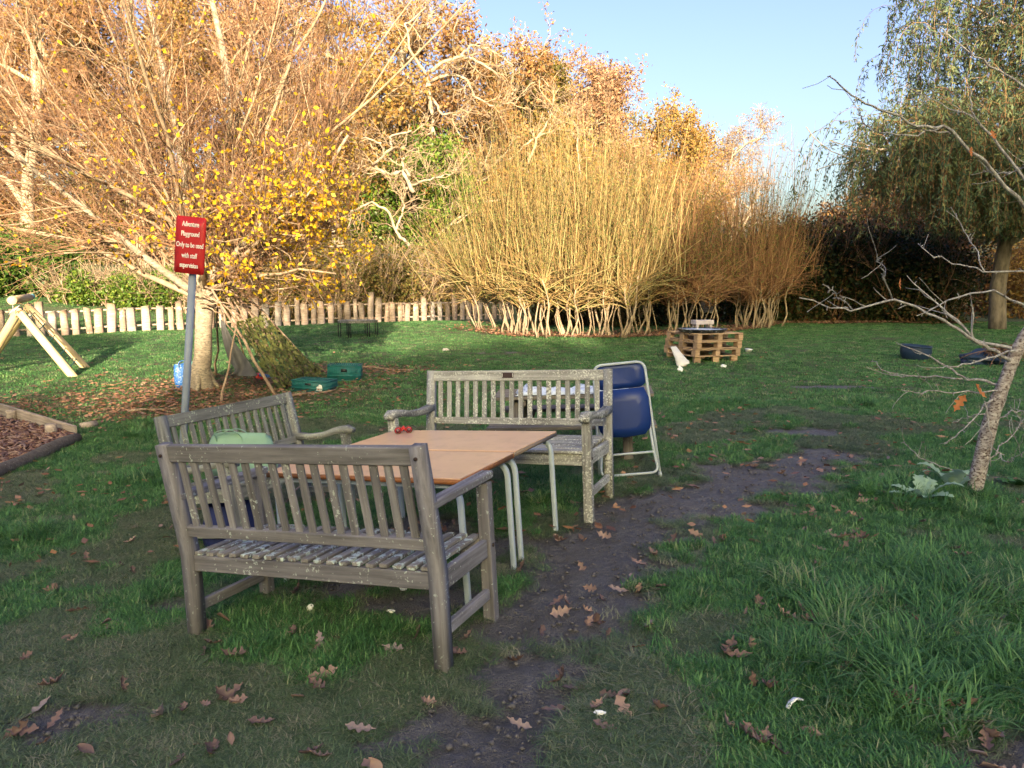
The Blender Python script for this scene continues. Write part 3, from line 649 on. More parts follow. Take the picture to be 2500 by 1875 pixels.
for i in range(nu):
    for j in range(nv):
        u, v = i / (nu - 1), j / (nv - 1); x = lerp(-.50, .50, u); yv = lerp(-.28, .10, v)
        V.append((x + .02 * math.sin(9 * v + 5 * u), yv + .02 * math.sin(14 * u), .521 + .085 * float(fbm(u * 9, v * 5, 1.3, 31)) ** 1.5 * (1 if 0 < u < 1 and 0 < v < 1 else .15)))
ii_ = (np.arange(nu - 1)[:, None] * nv + np.arange(nv - 1)[None]).ravel()
q.add(V, np.stack([ii_, ii_ + nv, ii_ + nv + 1, ii_ + 1], 1)); cl = q.build('table_cloth', M['paper'], None, True); cl.matrix_world = Matrix.Translation(pc) @ Euler((0, math.radians(-2.5), math.radians(-7))).to_matrix().to_4x4()
sm = cl.modifiers.new('s', 'SOLIDIFY'); sm.thickness = .004
tag(cl, 'crumpled white and blue cloth lying on the low picnic table', 'cloth')

# ------------------------------------------------------------------ bags at the side bench
bl = Matrix.Translation((-1.842, 5.322, -.165)) @ Euler((-.135, -.005, 1.147)).to_matrix().to_4x4()
def bag_mesh(sx, sy, sz, seed, n=14):
    V = []; g = np.random.default_rng(seed)
    prof = [(0, .85), (.02, 1.0), (.3, 1.04), (.6, .98), (.85, .86), (1.0, .80)]
    for t, k in prof:
        for i in range(n):
            a = 2 * math.pi * i / n; c, s = math.cos(a), math.sin(a); rr = 1 / max(abs(c), abs(s)) * .5
            rr = min(rr, .62); sq = 1 - .45 * t
            V.append((c * rr * 2 * sx / 2 * k * (1 + .04 * g.normal()), s * rr * 2 * sy / 2 * k * sq * (1 + .07 * g.normal()), t * sz * (1 + .05 * math.sin(a * 2 + seed) * t) ))
    m = len(prof); i = np.arange(m - 1)[:, None] * n; k = np.arange(n)[None]
    q = np.stack([i + k, i + (k + 1) % n, i + n + (k + 1) % n, i + n + k], -1).reshape(-1, 4)
    return np.array(V), [q, np.arange(n)[None, ::-1]]
gb = empty('tote_bag', bl @ Vector((-.26, -.22, .437)), 'pale green canvas bag with two loop handles on the side bench', 'bag', rot=(-.12, .05, .25))
V, F = bag_mesh(.44, .17, .27, 4); part(gb, 'bag_body', MB().add(V, F), M['bag_green'], True).modifiers.new('s', 'SOLIDIFY').thickness = .006
for s, x0 in ((-1, -.05), (1, .0)):
    P = rounded_path([(x0 - .10, s * .03, .22), (x0 - .13, s * .05 - .01, .285), (x0 - .02, s * .05 - .02, .31), (x0 + .05, s * .035, .26), (x0 + .06, s * .03, .20)], .05, 6); V, F = sweep_rect(P, .030, .005, (0, 1, 0)); part(gb, 'handle', MB().add(V, F), M['bag_green'])
nb = empty('holdall', bl @ Vector((-.40, -.20, .02)), 'navy blue bag standing under the side bench', 'bag', rot=(0, 0, .45))
V, F = bag_mesh(.36, .26, .27, 9); part(nb, 'bag_body', MB().add(V, F), M['navy'], True)
q = MB(); q.tube(rounded_path([(-.08, 0, .25), (-.06, 0, .33), (.06, 0, .33), (.08, 0, .25)], .04), .009, 6); part(nb, 'handle', q, M['navy'])

# ------------------------------------------------------------------ red notice on its leaning post
SB = U(437, 1205); sd_ = SB.y
top = at(472, 640, sd_ + .02)
sg = empty('sign_post', SB, 'red playground notice with white lettering on a leaning grey post', 'sign')
q = MB(); q.tube([(0, 0, -.1), tuple(top - SB)], .029, 20); part(sg, 'post', q, M['post_grey'], True)
bc = at(464.5, 599, sd_ - .042) - SB; ang = math.atan2(top.x - SB.x, top.z - SB.z)
k = sd_ / FPX; bw, bh = 78 * k, 135 * k
Rm = Euler((0, ang, math.radians(-10))).to_matrix().to_4x4()
V, F = extrude_outline(rrect(-bw / 2, bw / 2, -bh / 2, bh / 2, .02, 4), .008); sbm = part(sg, 'sign_board', MB().add(V, F), M['sign_red']); sbm.matrix_basis = Matrix.Translation(bc) @ Rm
for txt, zz, wt in (('Adventure', .365, .56), ('Playground', .195, .60), ('Only to be used', 0.0, .90), ('with staff', -.185, .52), ('supervision', -.355, .60)):
    cu = bpy.data.curves.new('lettering', 'FONT'); cu.body = txt; cu.align_x = 'CENTER'; cu.align_y = 'CENTER'; cu.size = 1; cu.extrude = .002; cu.offset = .010
    fo = bpy.data.objects.new('lettering', cu); COL.objects.link(fo); bpy.context.view_layer.update()
    me = bpy.data.meshes.new_from_object(fo.evaluated_get(bpy.context.evaluated_depsgraph_get())); bpy.data.objects.remove(fo)
    o = link('lettering', me, M['white'], sbm); xs_ = [v.co.x for v in me.vertices]; wid = max(xs_) - min(xs_)
    sx = bw * wt / wid; sy = bh * .125
    o.rotation_euler = (math.pi / 2, 0, 0); o.scale = (sx, sy, 1); o.location = (0, -.0062, zz * bh)
for zz in (-.12, .12):
    q = MB(); q.tube([(-.032, .012, zz), (.032, .012, zz)], .006, 6); c_ = part(sg, 'clip', q, M['post_grey']); c_.matrix_basis = Matrix.Translation(bc) @ Rm

# ------------------------------------------------------------------ paling fence of split logs
FA, FB = Vector((-14.2, 18.72)), Vector((-.2, 29.5))
fd = (FB - FA).normalized(); flen = (FB - FA).length; fn = Vector((fd.y, -fd.x))
F0 = Vector((FA.x, FA.y, float(gz(FA.x, FA.y))))
fence = empty('paling_fence', F0, 'low fence of uneven split log pales along the far side of the lawn', 'fence')
def fpt(s, off=0.0, z=0.0):
    p = FA + fd * s + fn * off; return Vector((p.x, p.y, float(gz(p.x, p.y)) + z)) - F0
s = 0.1; tallk = {8: 1.3, 21: 1.25, 27: 1.22, 31: 1.3, 33: 1.28, 40: 1.5, 41: 1.25, 47: 1.2, 51: 1.3, 52: 1.15}; kk = 0
while s < flen:
    wd = R_.uniform(.15, .25); h = R_.uniform(.66, .76) * (tallk.get(kk, 1.0) if kk in tallk else (R_.uniform(1.08, 1.2) if R_.random() < .12 else 1.0)); th_ = R_.uniform(.05, .08)
    lean = R_.gauss(0, .035); n = 5; nr = []
    V = []
    for i in range(n):
        t = i / (n - 1); hw = wd / 2 * (1 + R_.uniform(-.10, .10)); cx = lean * t * h + R_.uniform(-.008, .008); zz = t * h + (R_.uniform(-.0, .012) if i == n - 1 else 0)
        sl_ = R_.uniform(-.03, .03) if i == n - 1 else 0
        for (a, b_) in ((-1, .15), (-.55, .85), (.55, .9), (1, .1), (.7, -.5), (-.7, -.5)):
            V.append((cx + a * hw, -b_ * th_, zz + sl_ * a))
    i = np.arange(n - 1)[:, None] * 6; k_ = np.arange(6)[None]
    q_ = np.stack([i + k_, i + 6 + k_, i + 6 + (k_ + 1) % 6, i + (k_ + 1) % 6], -1).reshape(-1, 4)
    mm = R_.choice([M['fence_wood']] * 4 + [M['fence_bark']] * 4 + [M['fence_grey']])
    o = MB().add(V, [q_, np.arange(6)[None, ::-1], np.arange(6)[None] + 6 * (n - 1)]).build('pale', mm, fence)
    o.location = fpt(s, 0, -.03); o.rotation_euler = (R_.gauss(0, .03), 0, math.atan2(fd.y, fd.x) + R_.gauss(0, .1))
    s += wd + R_.uniform(.05, .14); kk += 1
for zz in (.16, .62):
    ns = 8
    for i in range(ns):
        a, b_ = flen * i / ns, flen * (i + 1) / ns
        q = MB(); q.tube([fpt(lerp(a, b_, t), -.085, zz + R_.uniform(-.012, .012)) for t in (0, .25, .5, .75, 1)], .028, 7); part(fence, 'rail', q, M['fence_wood'])
for i in range(9):
    q = MB(); q.tube([fpt(flen * i / 8, -.16, -.2), fpt(flen * i / 8, -.16, .66)], .045, 8); part(fence, 'fence_post', q, M['fence_bark'])

# ------------------------------------------------------------------ A-frame with scramble net, at the edge of the lawn
n0 = U(178, 919); n1 = U(208, 897); NY = n0.y; FY = n1.y
apN, apF = at(44, 752, NY + .05), at(70, 744, FY + .05)
lN, lF = Vector((2 * apN.x - n0.x, NY + .25, 0)), Vector((2 * apF.x - n1.x, FY + .25, 0))
for v in (lN, lF): v.z = float(gz(v.x, v.y))
af = empty('climbing_frame', n0, 'round pole climbing frame with a rope net at the left edge of the lawn', 'climbing frame')
rel = lambda p: tuple(Vector(p) - n0)
def pole(name, a, b, r0, r1, parent, m=None, off=Vector((0, 0, 0))):
    a, b = Vector(a), Vector(b); L = (b - a).length; q = MB(); q.tube([(0, 0, 0), (0, 0, .012), (0, 0, L - .012), (0, 0, L)], [r0 * .86, r0, r1, r1 * .86], 16)
    o = q.build(name, m or M['round_pine'], parent, True); d = (b - a).normalized(); o.matrix_basis = Matrix.Translation(a - off) @ d.to_track_quat('Z', 'Y').to_matrix().to_4x4(); 
    return o
dn = Vector((0, 0, -.12))
for ap, f_, l_ in ((apN, n0, lN), (apF, n1, lF)):
    ext = lambda a, b: Vector(b) + (Vector(b) - Vector(a)).normalized() * .12
    for k_, ft in enumerate((f_, l_)):
        off_y = .05 * (1 if k_ else -1); o = pole('leg', ext(ap, ft), Vector(ap) + Vector((0, off_y, .0)), .068, .062, af, None, n0)
        if ft is f_:
            for tt in (.2, .45, .7, .88):
                c_ = lerp(Vector(ft), Vector(ap), tt) + Vector((.0, -.06, .02)); q = MB(); q.tube([rel(c_ + Vector((0, .006, 0))), rel(c_ + Vector((0, -.012, 0)))], .016, 8); part(af, 'bolt', q, M['edging'])
bd = (apF - apN).normalized()
pole('ridge_beam', at(29, 734, NY - .25), at(72, 726, FY + .25), .072, .066, af, None, n0)
e_ = at(74, 724, FY + .28); q = MB(); q.tube([rel(e_), rel(e_ + Vector((.02, .05, .0)))], .05, 10); part(af, 'beam_cap', q, M['cap_blue'])
e_ = at(34, 741, NY - .12)
for a_, b_, nm in (((29, 725), (33, 760), 'rope_lashing'), ((33, 760), (48, 745), 'rope_lashing'), ((33, 755), (22, 768), 'rope_lashing')):
    q = MB(); q.tube([rel(at(*a_, NY - .2)), rel(at(*b_, NY - .12))], .010, 6); part(af, nm, q, M['grey_paint'])
for t in (.12, .30, .50, .68, .86):
    a_, b_ = lerp(n0, apN, t), lerp(n1, apF, t + .03); mid = (a_ + b_) / 2 + Vector((0, 0, -.04))
    q = MB(); q.tube(rounded_path([rel(a_), rel(mid), rel(b_)], .3), .009, 6); part(af, 'net_rope', q, M['rope'])
    q = MB(); q.box(rel(b_ + Vector((-.02, -.06, 0))), (.035, .03, .03)); part(af, 'rope_clamp', q, M['rope_black'])
for u in (.35, .75):
    q = MB(); q.tube([rel(lerp(lerp(n0, n1, u), lerp(apN, apF, u), t) + Vector((0, 0, -.03))) for t in (.1, .3, .5, .7, .95)], .008, 6); part(af, 'net_rope', q, M['rope_black'] if u > .5 else M['rope'])
    q = MB(); q.tube([rel(lerp(lerp(lN, lF, u), lerp(apN, apF, u), t) + Vector((0, 0, -.03))) for t in (.1, .5, .95)], .008, 6); part(af, 'net_rope', q, M['rope'])

# ------------------------------------------------------------------ wood chip bed with log and timber edging
C0 = U(188, 1074)
log_a, log_b = U(190, 1078), U(-110, 1212)
lg = empty('edging_log', log_a, 'dark round log lying along the front of the wood chip bed', 'log')
P = [lerp(log_a, log_b, t) + Vector((0, 0, .045 + .01 * math.sin(9 * t))) - log_a for t in np.linspace(0, 1, 14)]
q = MB(); q.tube(P, [.050, .062, .066, .064, .07, .068, .066, .07, .072, .068, .07, .066, .07, .06], 16); part(lg, 'log_trunk', q, M['old_log'], True)
bd_a, bd_b = U(186, 1068), U(-130, 968)
eb = empty('timber_edging', bd_a, 'sawn timber board edging the back of the wood chip bed', 'edging')
beam('edging_board', eb, M['edging'], (0, 0, .05), bd_b - bd_a + Vector((0, 0, .05)), .035, .17)
for (px, py) in ((126, 1066), (29, 1030)):
    p = U(px, py) - bd_a; q = MB(); q.tube([tuple(p + Vector((0, 0, -.1))), tuple(p + Vector((0, 0, .135))), tuple(p + Vector((0, 0, .15)))], [.062, .062, .052], 14); part(eb, 'stake', q, M['edging'], True)
g = np.random.default_rng(5); V = []; n = 5200
bx, by = g.uniform(-7.5, -3.6, n * 5), g.uniform(4.5, 10.5, n * 5); ok = in_bed(bx, by); bx, by = bx[ok][:n], by[ok][:n]; n = len(bx)
bz = gz(bx, by) + .028 + .02 * fbm(bx, by, 3) + g.uniform(0, .02, n)
yaw = g.uniform(0, 6.28, n); L = g.uniform(.018, .055, n); Wd = g.uniform(.006, .016, n); pit = g.normal(0, .3, n)
dx = np.stack([np.cos(yaw) * np.cos(pit), np.sin(yaw) * np.cos(pit), np.sin(pit)], 1) * L[:, None]; dyv = np.stack([-np.sin(yaw), np.cos(yaw), g.normal(0, .3, n)], 1) * Wd[:, None]; c0 = np.stack([bx, by, bz], 1); upv = np.array([0, 0, .005])
V = np.stack([c0 - dx - dyv, c0 + dx - dyv, c0 + dx + dyv, c0 - dx + dyv, c0 - dx - dyv + upv, c0 + dx - dyv + upv, c0 + dx + dyv + upv, c0 - dx + dyv + upv], 1).reshape(-1, 3)
k8 = np.arange(n)[:, None] * 8; Fq = np.concatenate([k8 + np.array([[4, 5, 6, 7]]), k8 + np.array([[0, 1, 5, 4]]), k8 + np.array([[1, 2, 6, 5]]), k8 + np.array([[2, 3, 7, 6]]), k8 + np.array([[3, 0, 4, 7]])])
chips = link('wood_chips', mesh_np('wood_chips', V, [Fq]), M['chip']); tag(chips, 'reddish brown wood chips filling the bed at the left', kind='stuff')
bm_ = [Vector((v.x, v.y, float(gz(v.x, v.y)) + .025)) for v in bedC]
q = MB(); q.add([tuple(v) for v in bm_] + [tuple(v - Vector((0, 0, .2))) for v in bm_], [np.array([[0, 1, 2, 3]]), np.array([[0, 4, 5, 1], [1, 5, 6, 2], [2, 6, 7, 3], [3, 7, 4, 0]])]); o = q.build('bark_bed', M['soil']); tag(o, 'dark earth under the wood chips', kind='structure')

# ------------------------------------------------------------------ the big hornbeam with the last yellow leaves
HB = U(492, 950); hd = HB.y
hb = empty('hornbeam_tree', HB, 'large spreading tree with brown twigs and last yellow leaves behind the red notice', 'tree')
g = np.random.default_rng(21)
def hrel(px, py, Y): return np.array(at(px, py, Y) - HB)
q = MB(); tr = [np.array([.02, 0, -.15]), np.array([.01, 0, .05]), np.array([0, 0, .3])] + [hrel(px, py, hd + .05) for px, py in ((496, 870), (497, 800), (500, 740), (508, 705))]
q.tube(tr, [.205, .172, .142, .130, .124, .132, .150], 18)
for a in (.4, 1.9, 3.3, 4.8): q.tube([(.30 * math.cos(a), .30 * math.sin(a), -.05), (.16 * math.cos(a), .16 * math.sin(a), .10), (.06 * math.cos(a), .06 * math.sin(a), .42)], [.035, .055, .04], 7)
part(hb, 'trunk', q, M['hornbeam_bark'], True)
top_ = tr[-1]
limbs = []
def limb(pts_, r0, r1, nm='limb'):
    P = poly(pts_, 9); P[0, 1:-1] += g.normal(0, .02, (7, 3)); Rr = np.linspace(r0, r1, 9)[None]; q = MB(); q.tubes(P, Rr, 8); part(hb, nm, q, M['limb'] if r0 < .06 else M['hornbeam_bark'], True); limbs.append((P, Rr))
limb([top_ - [0, 0, .25], hrel(525, 640, hd), hrel(560, 560, hd + .1), hrel(585, 470, hd + .2), hrel(590, 400, hd + .3), hrel(560, 230, hd + .4), hrel(520, 30, hd + .5), hrel(505, -260, hd + .6)], .11, .035)
limb([top_ - [0, 0, .2], hrel(470, 640, hd - .1), hrel(455, 520, hd - .2), hrel(440, 380, hd - .1), hrel(400, 180, hd), hrel(350, -60, hd)], .10, .03)
limb([top_ - [0, 0, .2], hrel(430, 680, hd - .2), hrel(330, 610, hd - .5), hrel(220, 520, hd - .7), hrel(110, 430, hd - .9), hrel(-40, 320, hd - 1.1)], .065, .02)
limb([top_ - [0, 0, .25], hrel(400, 690, hd - .1), hrel(300, 640, hd - .2), hrel(170, 590, hd - .4), hrel(40, 560, hd - .5)], .05, .015)
limb([top_, hrel(540, 660, hd - .2), hrel(600, 590, hd - .5), hrel(690, 500, hd - .7), hrel(780, 430, hd - .9), hrel(850, 330, hd - 1.0)], .06, .018)
limb([top_, hrel(560, 680, hd), hrel(640, 640, hd - .2), hrel(740, 610, hd - .5), hrel(840, 600, hd - .7)], .045, .012)
limb([top_, hrel(600, 560, hd + .8), hrel(670, 400, hd + 1.5), hrel(740, 200, hd + 2), hrel(790, -60, hd + 2.2)], .07, .02)
limb([top_, hrel(560, 690, hd - .5), hrel(640, 670, hd - .9), hrel(730, 660, hd - 1.2), hrel(820, 668, hd - 1.3)], .035, .01)
limb([top_, hrel(590, 660, hd + .5), hrel(680, 610, hd + .8), hrel(780, 570, hd + 1.0), hrel(870, 560, hd + 1.0)], .04, .012)
limb([top_, hrel(580, 640, hd - .6), hrel(650, 570, hd - 1.1), hrel(720, 500, hd - 1.5), hrel(780, 440, hd - 1.6)], .04, .012)
for k in range(17):
    a = g.uniform(0, 2 * math.pi); tilt = g.uniform(.25, 1.15); L = g.uniform(3.6, 5.6); d = np.array([math.cos(a) * math.sin(tilt), math.sin(a) * math.sin(tilt), math.cos(tilt)])
    st = top_ + np.array([0, 0, g.uniform(-.3, 1.5)]) * .6
    pts_ = [st + d * L * t + np.array([0, 0, .5 * t * t]) + g.normal(0, .05, 3) * (t > 0) for t in np.linspace(0, 1, 6)]
    limb(pts_, g.uniform(.022, .045), .009)
LP = np.concatenate([l[0] for l in limbs]); LR = np.concatenate([l[1] for l in limbs])
B1, R1 = spawn(LP, LR, 520, .12, .95, (.35, 1.0), (.9, 2.3), 7, .11, .03, .42, .3, .4, g=g)
B2, R2 = spawn(np.concatenate([B1]), R1, 3800, .05, 1, (.25, .9), (.4, 1.2), 5, .13, .03, .55, .4, .3, g=g)
B3, R3 = spawn(B2, R2, 15000, .1, 1, (.3, 1.0), (.15, .5), 4, .16, .02, .7, .5, .3, g=g)
for P_ in (B1, B2, B3): P_[:, :, 0] = np.where(P_[:, :, 0] > 2.0, 2.0 + (P_[:, :, 0] - 2.0) * .34, P_[:, :, 0])
k1_, k2_, k3_ = [P_[:, :, 2].min(1) > 1.25 for P_ in (B1, B2, B3)]; B1, R1, B2, R2, B3, R3 = B1[k1_], R1[k1_], B2[k2_], R2[k2_], B3[k3_], R3[k3_]
R1 = np.maximum(R1, .005); R2 = np.maximum(R2, .0034); R3 = np.maximum(R3, .0024)
q = MB(); q.tubes(B1, R1, 5); part(hb, 'branches', q, M['limb'], True, 'stuff')
q = MB(); q.tubes(B2, R2, 3, False); q.tubes(B3, R3, 3, False); part(hb, 'twigs', q, M['hornbeam_twig'], False, 'stuff')
# leaves: thickest low on the right hand side
pp = on_lines(B3, 60000, g); wx = pp + np.array(HB)
dd = np.clip((wx[:, 0] - HB.x + .6) / 2.4, 0, 1) * np.exp(-((wx[:, 2] - 2.3) / .95) ** 2) * 1.5 + .045 + .35 * np.exp(-((wx[:, 0] - HB.x) / 1.4) ** 2 - ((wx[:, 2] - 2.2) / 1.4) ** 2)
pp = pp[g.random(len(pp)) < dd * .27]
def leaf_mesh(L=.075, wd=.045):
    n = 5; V = [(0, 0, 0)]; pr_ = [.55, .95, 1.0, .75, .35]
    for i in range(n):
        t = (i + 1) / (n + 1); V += [(-wd / 2 * pr_[i], t * L, .006), (0, t * L, -.004 - .01 * t * t), (wd / 2 * pr_[i], t * L, .006)]
    V.append((0, L, -.014)); F4 = []; F3 = [[0, 2, 1], [0, 3, 2]]
    for i in range(n - 1):
        b_ = 1 + 3 * i; F4 += [[b_, b_ + 1, b_ + 4, b_ + 3], [b_ + 1, b_ + 2, b_ + 5, b_ + 4]]
    b_ = 1 + 3 * (n - 1); F3 += [[b_, b_ + 1, 3 * n + 1], [b_ + 1, b_ + 2, 3 * n + 1]]
    return mesh_np('leaf', V, [np.array(F4), np.array(F3)], True)
yl_single = leafmat('yellow_leaf_single', [(0, (0.52, 0.22, 0.02)), (0.35, (0.70, 0.40, 0.02)), (0.8, (0.80, 0.54, 0.03)), (1, (0.48, 0.48, 0.06))], 0.45, inst=True)
lm = [leaf_mesh(.07, .045), leaf_mesh(.085, .054), leaf_mesh(.058, .040)]
for x_ in lm: x_.materials.append(yl_single)
front = np.argsort(pp[:, 1])[:max(1, len(pp))]
order = g.permutation(front[:int(len(front) * .7)])[:300]; rest = np.setdiff1d(np.arange(len(pp)), order)
for i in order:
    o = link('leaf', lm[int(g.integers(0, 3))], None, hb); o.location = pp[i]; o.rotation_euler = (g.normal(-.6, .6), g.normal(0, .6), g.uniform(0, 6.28))
V, F = leaf_cards(pp[rest], .068, .62, g, .4); part(hb, 'leaves', MB().add(V, F), M['yellow_leaf'], False, 'stuff')
pp2 = on_lines(B3, 2600, g); V, F = leaf_cards(pp2, .055, .55, g, .5); part(hb, 'withered_leaves', MB().add(V, F), M['oak_leaf'], False, 'stuff')

# ------------------------------------------------------------------ den of leaning poles under the hornbeam, with a camouflage net
den0 = U(600, 925); den = empty('stick_den', den0, 'den of long poles leaning against the hornbeam trunk', 'den')
dr = lambda p: np.array(Vector(p) - den0)
g = np.random.default_rng(31)
def dpole(a, b, r=.022, nm='pole'):
    P = poly([dr(a), dr(b)], 7); P[0, 1:-1] += g.normal(0, .018, (5, 3)); q = MB(); q.tubes(P, np.linspace(r, r * .6, 7)[None], 7); part(den, nm, q, M['pole_stick'], True)
def foot(px, py): return U(px, py) - Vector((0, 0, .04))
dpole(foot(676, 966), at(515, 702, hd - .25), .026); dpole(foot(540, 984), at(577, 795, hd - .75), .018); dpole(foot(601, 924), at(528, 735, hd - .05), .024)
dpole(foot(528, 915), at(534, 700, hd + .1), .020); dpole(foot(628, 935), at(545, 760, hd - .1), .016)
for k in range(9):
    u = k / 8; fx, fy = lerp(694, 782, u), lerp(952, 908, u); dpole(foot(fx, fy), at(lerp(520, 552, u), lerp(700, 672, g.random()), hd + .1 + .35 * u), g.uniform(.018, .028))
for a, b in (((478, 735), (560, 742)), ((476, 722), (548, 700)), ((490, 712), (590, 775)), ((482, 745), (545, 765)), ((500, 700), (600, 720)), ((455, 710), (530, 738))):
    dpole(at(*a, hd - .28), at(*b, hd - .2 + g.uniform(-.1, .2)), .014, 'stick')
# net: strips cut to zigzag, draped over the poles
NA, NB_, NC, ND = at(574, 788, hd - .28), at(640, 770, hd + .32), U(690, 953) + Vector((0, -.1, .03)), U(790, 915) + Vector((0, -.1, .03))
V = []; F = []; g = np.random.default_rng(33)
def npnt(u, v, lift): 
    p = NA.lerp(NB_, u).lerp(NC.lerp(ND, u), v); n_ = (NB_ - NA).cross(NC - NA).normalized(); n_ = n_ if n_.z > 0 else -n_
    return p + n_ * (lift - .05 * math.sin(math.pi * v) * (1 - .6 * math.sin(math.pi * u)))
mbn = MB()
for r_ in range(22):
    v0_ = (r_ + .5) / 22; m_ = 40; P = []
    for i in range(m_):
        u = i / (m_ - 1); P.append(npnt(-.04 + 1.08 * u + g.normal(0, .006), v0_ + .022 * math.sin(i * 2.1 + r_ * 1.9) + g.normal(0, .004), .03 + g.uniform(-.02, .03)))
    P = np.array([list(x) for x in P]); wdt = np.array([list(npnt(.5, v0_ + .012, 0) - npnt(.5, v0_, 0))])[0]; wdt = wdt / np.linalg.norm(wdt)
    hw_ = (.017 + .020 * (g.random(m_) > .5))[:, None]; tw = g.normal(0, .6, (m_, 1)); up_ = np.array([0, 0, 1.0])
    side = (wdt * np.cos(tw) + up_ * np.sin(tw)) * hw_
    VV = np.concatenate([P - side, P + side]); i = np.arange(m_ - 1); FF = np.stack([i, i + 1, m_ + i + 1, m_ + i], 1); FF = FF[g.random(len(FF)) > .22 + .25 * (v0_ < .4)]
    mbn.add(VV, FF)
for c_ in range(24):
    u0 = (c_ + .5) / 24; m_ = 40; P = np.array([list(npnt(u0 + .012 * math.sin(i * 2.3 + c_), i / (m_ - 1), .03 + g.uniform(-.015, .02))) for i in range(m_)])
    sd2 = np.array(list((NB_ - NA).normalized())) * (.010 + .012 * (g.random((m_, 1)) > .6)) + g.normal(0, .004, (m_, 3)); VV = np.concatenate([P - sd2, P + sd2]); i = np.arange(m_ - 1); FF = np.stack([i, i + 1, m_ + i + 1, m_ + i], 1); FF = FF[g.random(len(FF)) > .42]
    mbn.add(VV, FF)
o = mbn.build('camouflage_net', M['net']); tag(o, 'green camouflage net draped over the den poles', 'net')
# grey tarpaulin hanging inside the den
Lx = [(538, 780), (541, 815), (548, 850), (560, 885), (577, 902), (568, 912), (560, 918)]; Rx = [(545, 783), (560, 815), (578, 845), (596, 868), (610, 885), (622, 905), (632, 918)]
V = []; n = len(Lx); mcol = 9
for i in range(n):
    for j in range(mcol):
        t = j / (mcol - 1); p = at(lerp(Lx[i][0], Rx[i][0], t), lerp(Lx[i][1], Rx[i][1], t), hd + .05 + .10 * math.sin(t * 7 + i) * (i / n) - .25 * (i / n) - (.12 if i > 4 else 0)); V.append(tuple(p))
ii_ = (np.arange(n - 1)[:, None] * mcol + np.arange(mcol - 1)[None]).ravel()
q = MB(); q.add(V, np.stack([ii_, ii_ + mcol, ii_ + mcol + 1, ii_ + 1], 1)); o = q.build('tarpaulin', M['tarp'], None, True); o.modifiers.new('u', 'SUBSURF').levels = 2; o.modifiers['u'].render_levels = 2
s_ = o.modifiers.new('s', 'SOLIDIFY'); s_.thickness = .008; tag(o, 'dark grey tarpaulin hanging inside the stick den', 'tarpaulin')
def lump(name, m, c, size, seed, label, cat, amp=.25):
    bm = bmesh.new(); bmesh.ops.create_icosphere(bm, subdivisions=3, radius=1); g_ = np.random.default_rng(seed); ph = g_.uniform(0, 6, 9)
    for v in bm.verts:
        d = v.co.normalized(); k = 1 + amp * (math.sin(3 * d.x + ph[0]) * math.cos(4 * d.y + ph[1]) + .6 * math.sin(7 * d.z + ph[2] + 3 * d.x) + .4 * math.sin(11 * d.y + ph[3]))
        v.co = Vector((d.x * size[0] * k, d.y * size[1] * k, max(-size[2] * .8, d.z * size[2] * k)))
    me = bpy.data.meshes.new(name); bm.to_mesh(me); bm.free(); o = link(name, me, m); o.location = c; return tag(o, label, cat)
p = U(640, 926); rc = lump('carrier_bag', M['red_plastic'], p + Vector((-.03, .05, .04)), (.10, .08, .055), 3, 'crumpled red and blue carrier bag on the ground inside the den', 'bag')
q = MB(); q.tube([(.0, -.06, .035), (.08, -.07, .02), (.15, -.03, .0), (.19, -.02, -.02)], [.03, .028, .024, .018], 8); part(rc, 'blue_corner', q, M['tote_blue'], True)
p = U(455, 944); tb = empty('shopping_bag', p, 'blue patterned shopping bag standing left of the hornbeam trunk', 'bag', rot=(.05, -.12, .5))
V, F = bag_mesh(.30, .18, .36, 6); part(tb, 'bag_body', MB().add(V, F), M['tote_blue'], True).modifiers.new('s', 'SOLIDIFY').thickness = .005
q = MB(); q.tube(rounded_path([(-.07, -.08, .33), (-.05, -.09, .42), (.05, -.09, .42), (.07, -.08, .33)], .04), .007, 6); part(tb, 'handle', q, M['tote_blue'])
p = U(478, 925); tl = empty('plastic_tub', p + Vector((0, .1, 0)), 'pale teal plastic tub behind the blue shopping bag', 'tub')
q = MB(); V, F = extrude_outline(rrect(-.09, .09, 0, .26, .03), .14); q.add(V, F); part(tl, 'tub_body', q, M['teal']); q = MB(); q.box((0, 0, .265), (.20, .16, .02)); part(tl, 'rim', q, M['teal'])

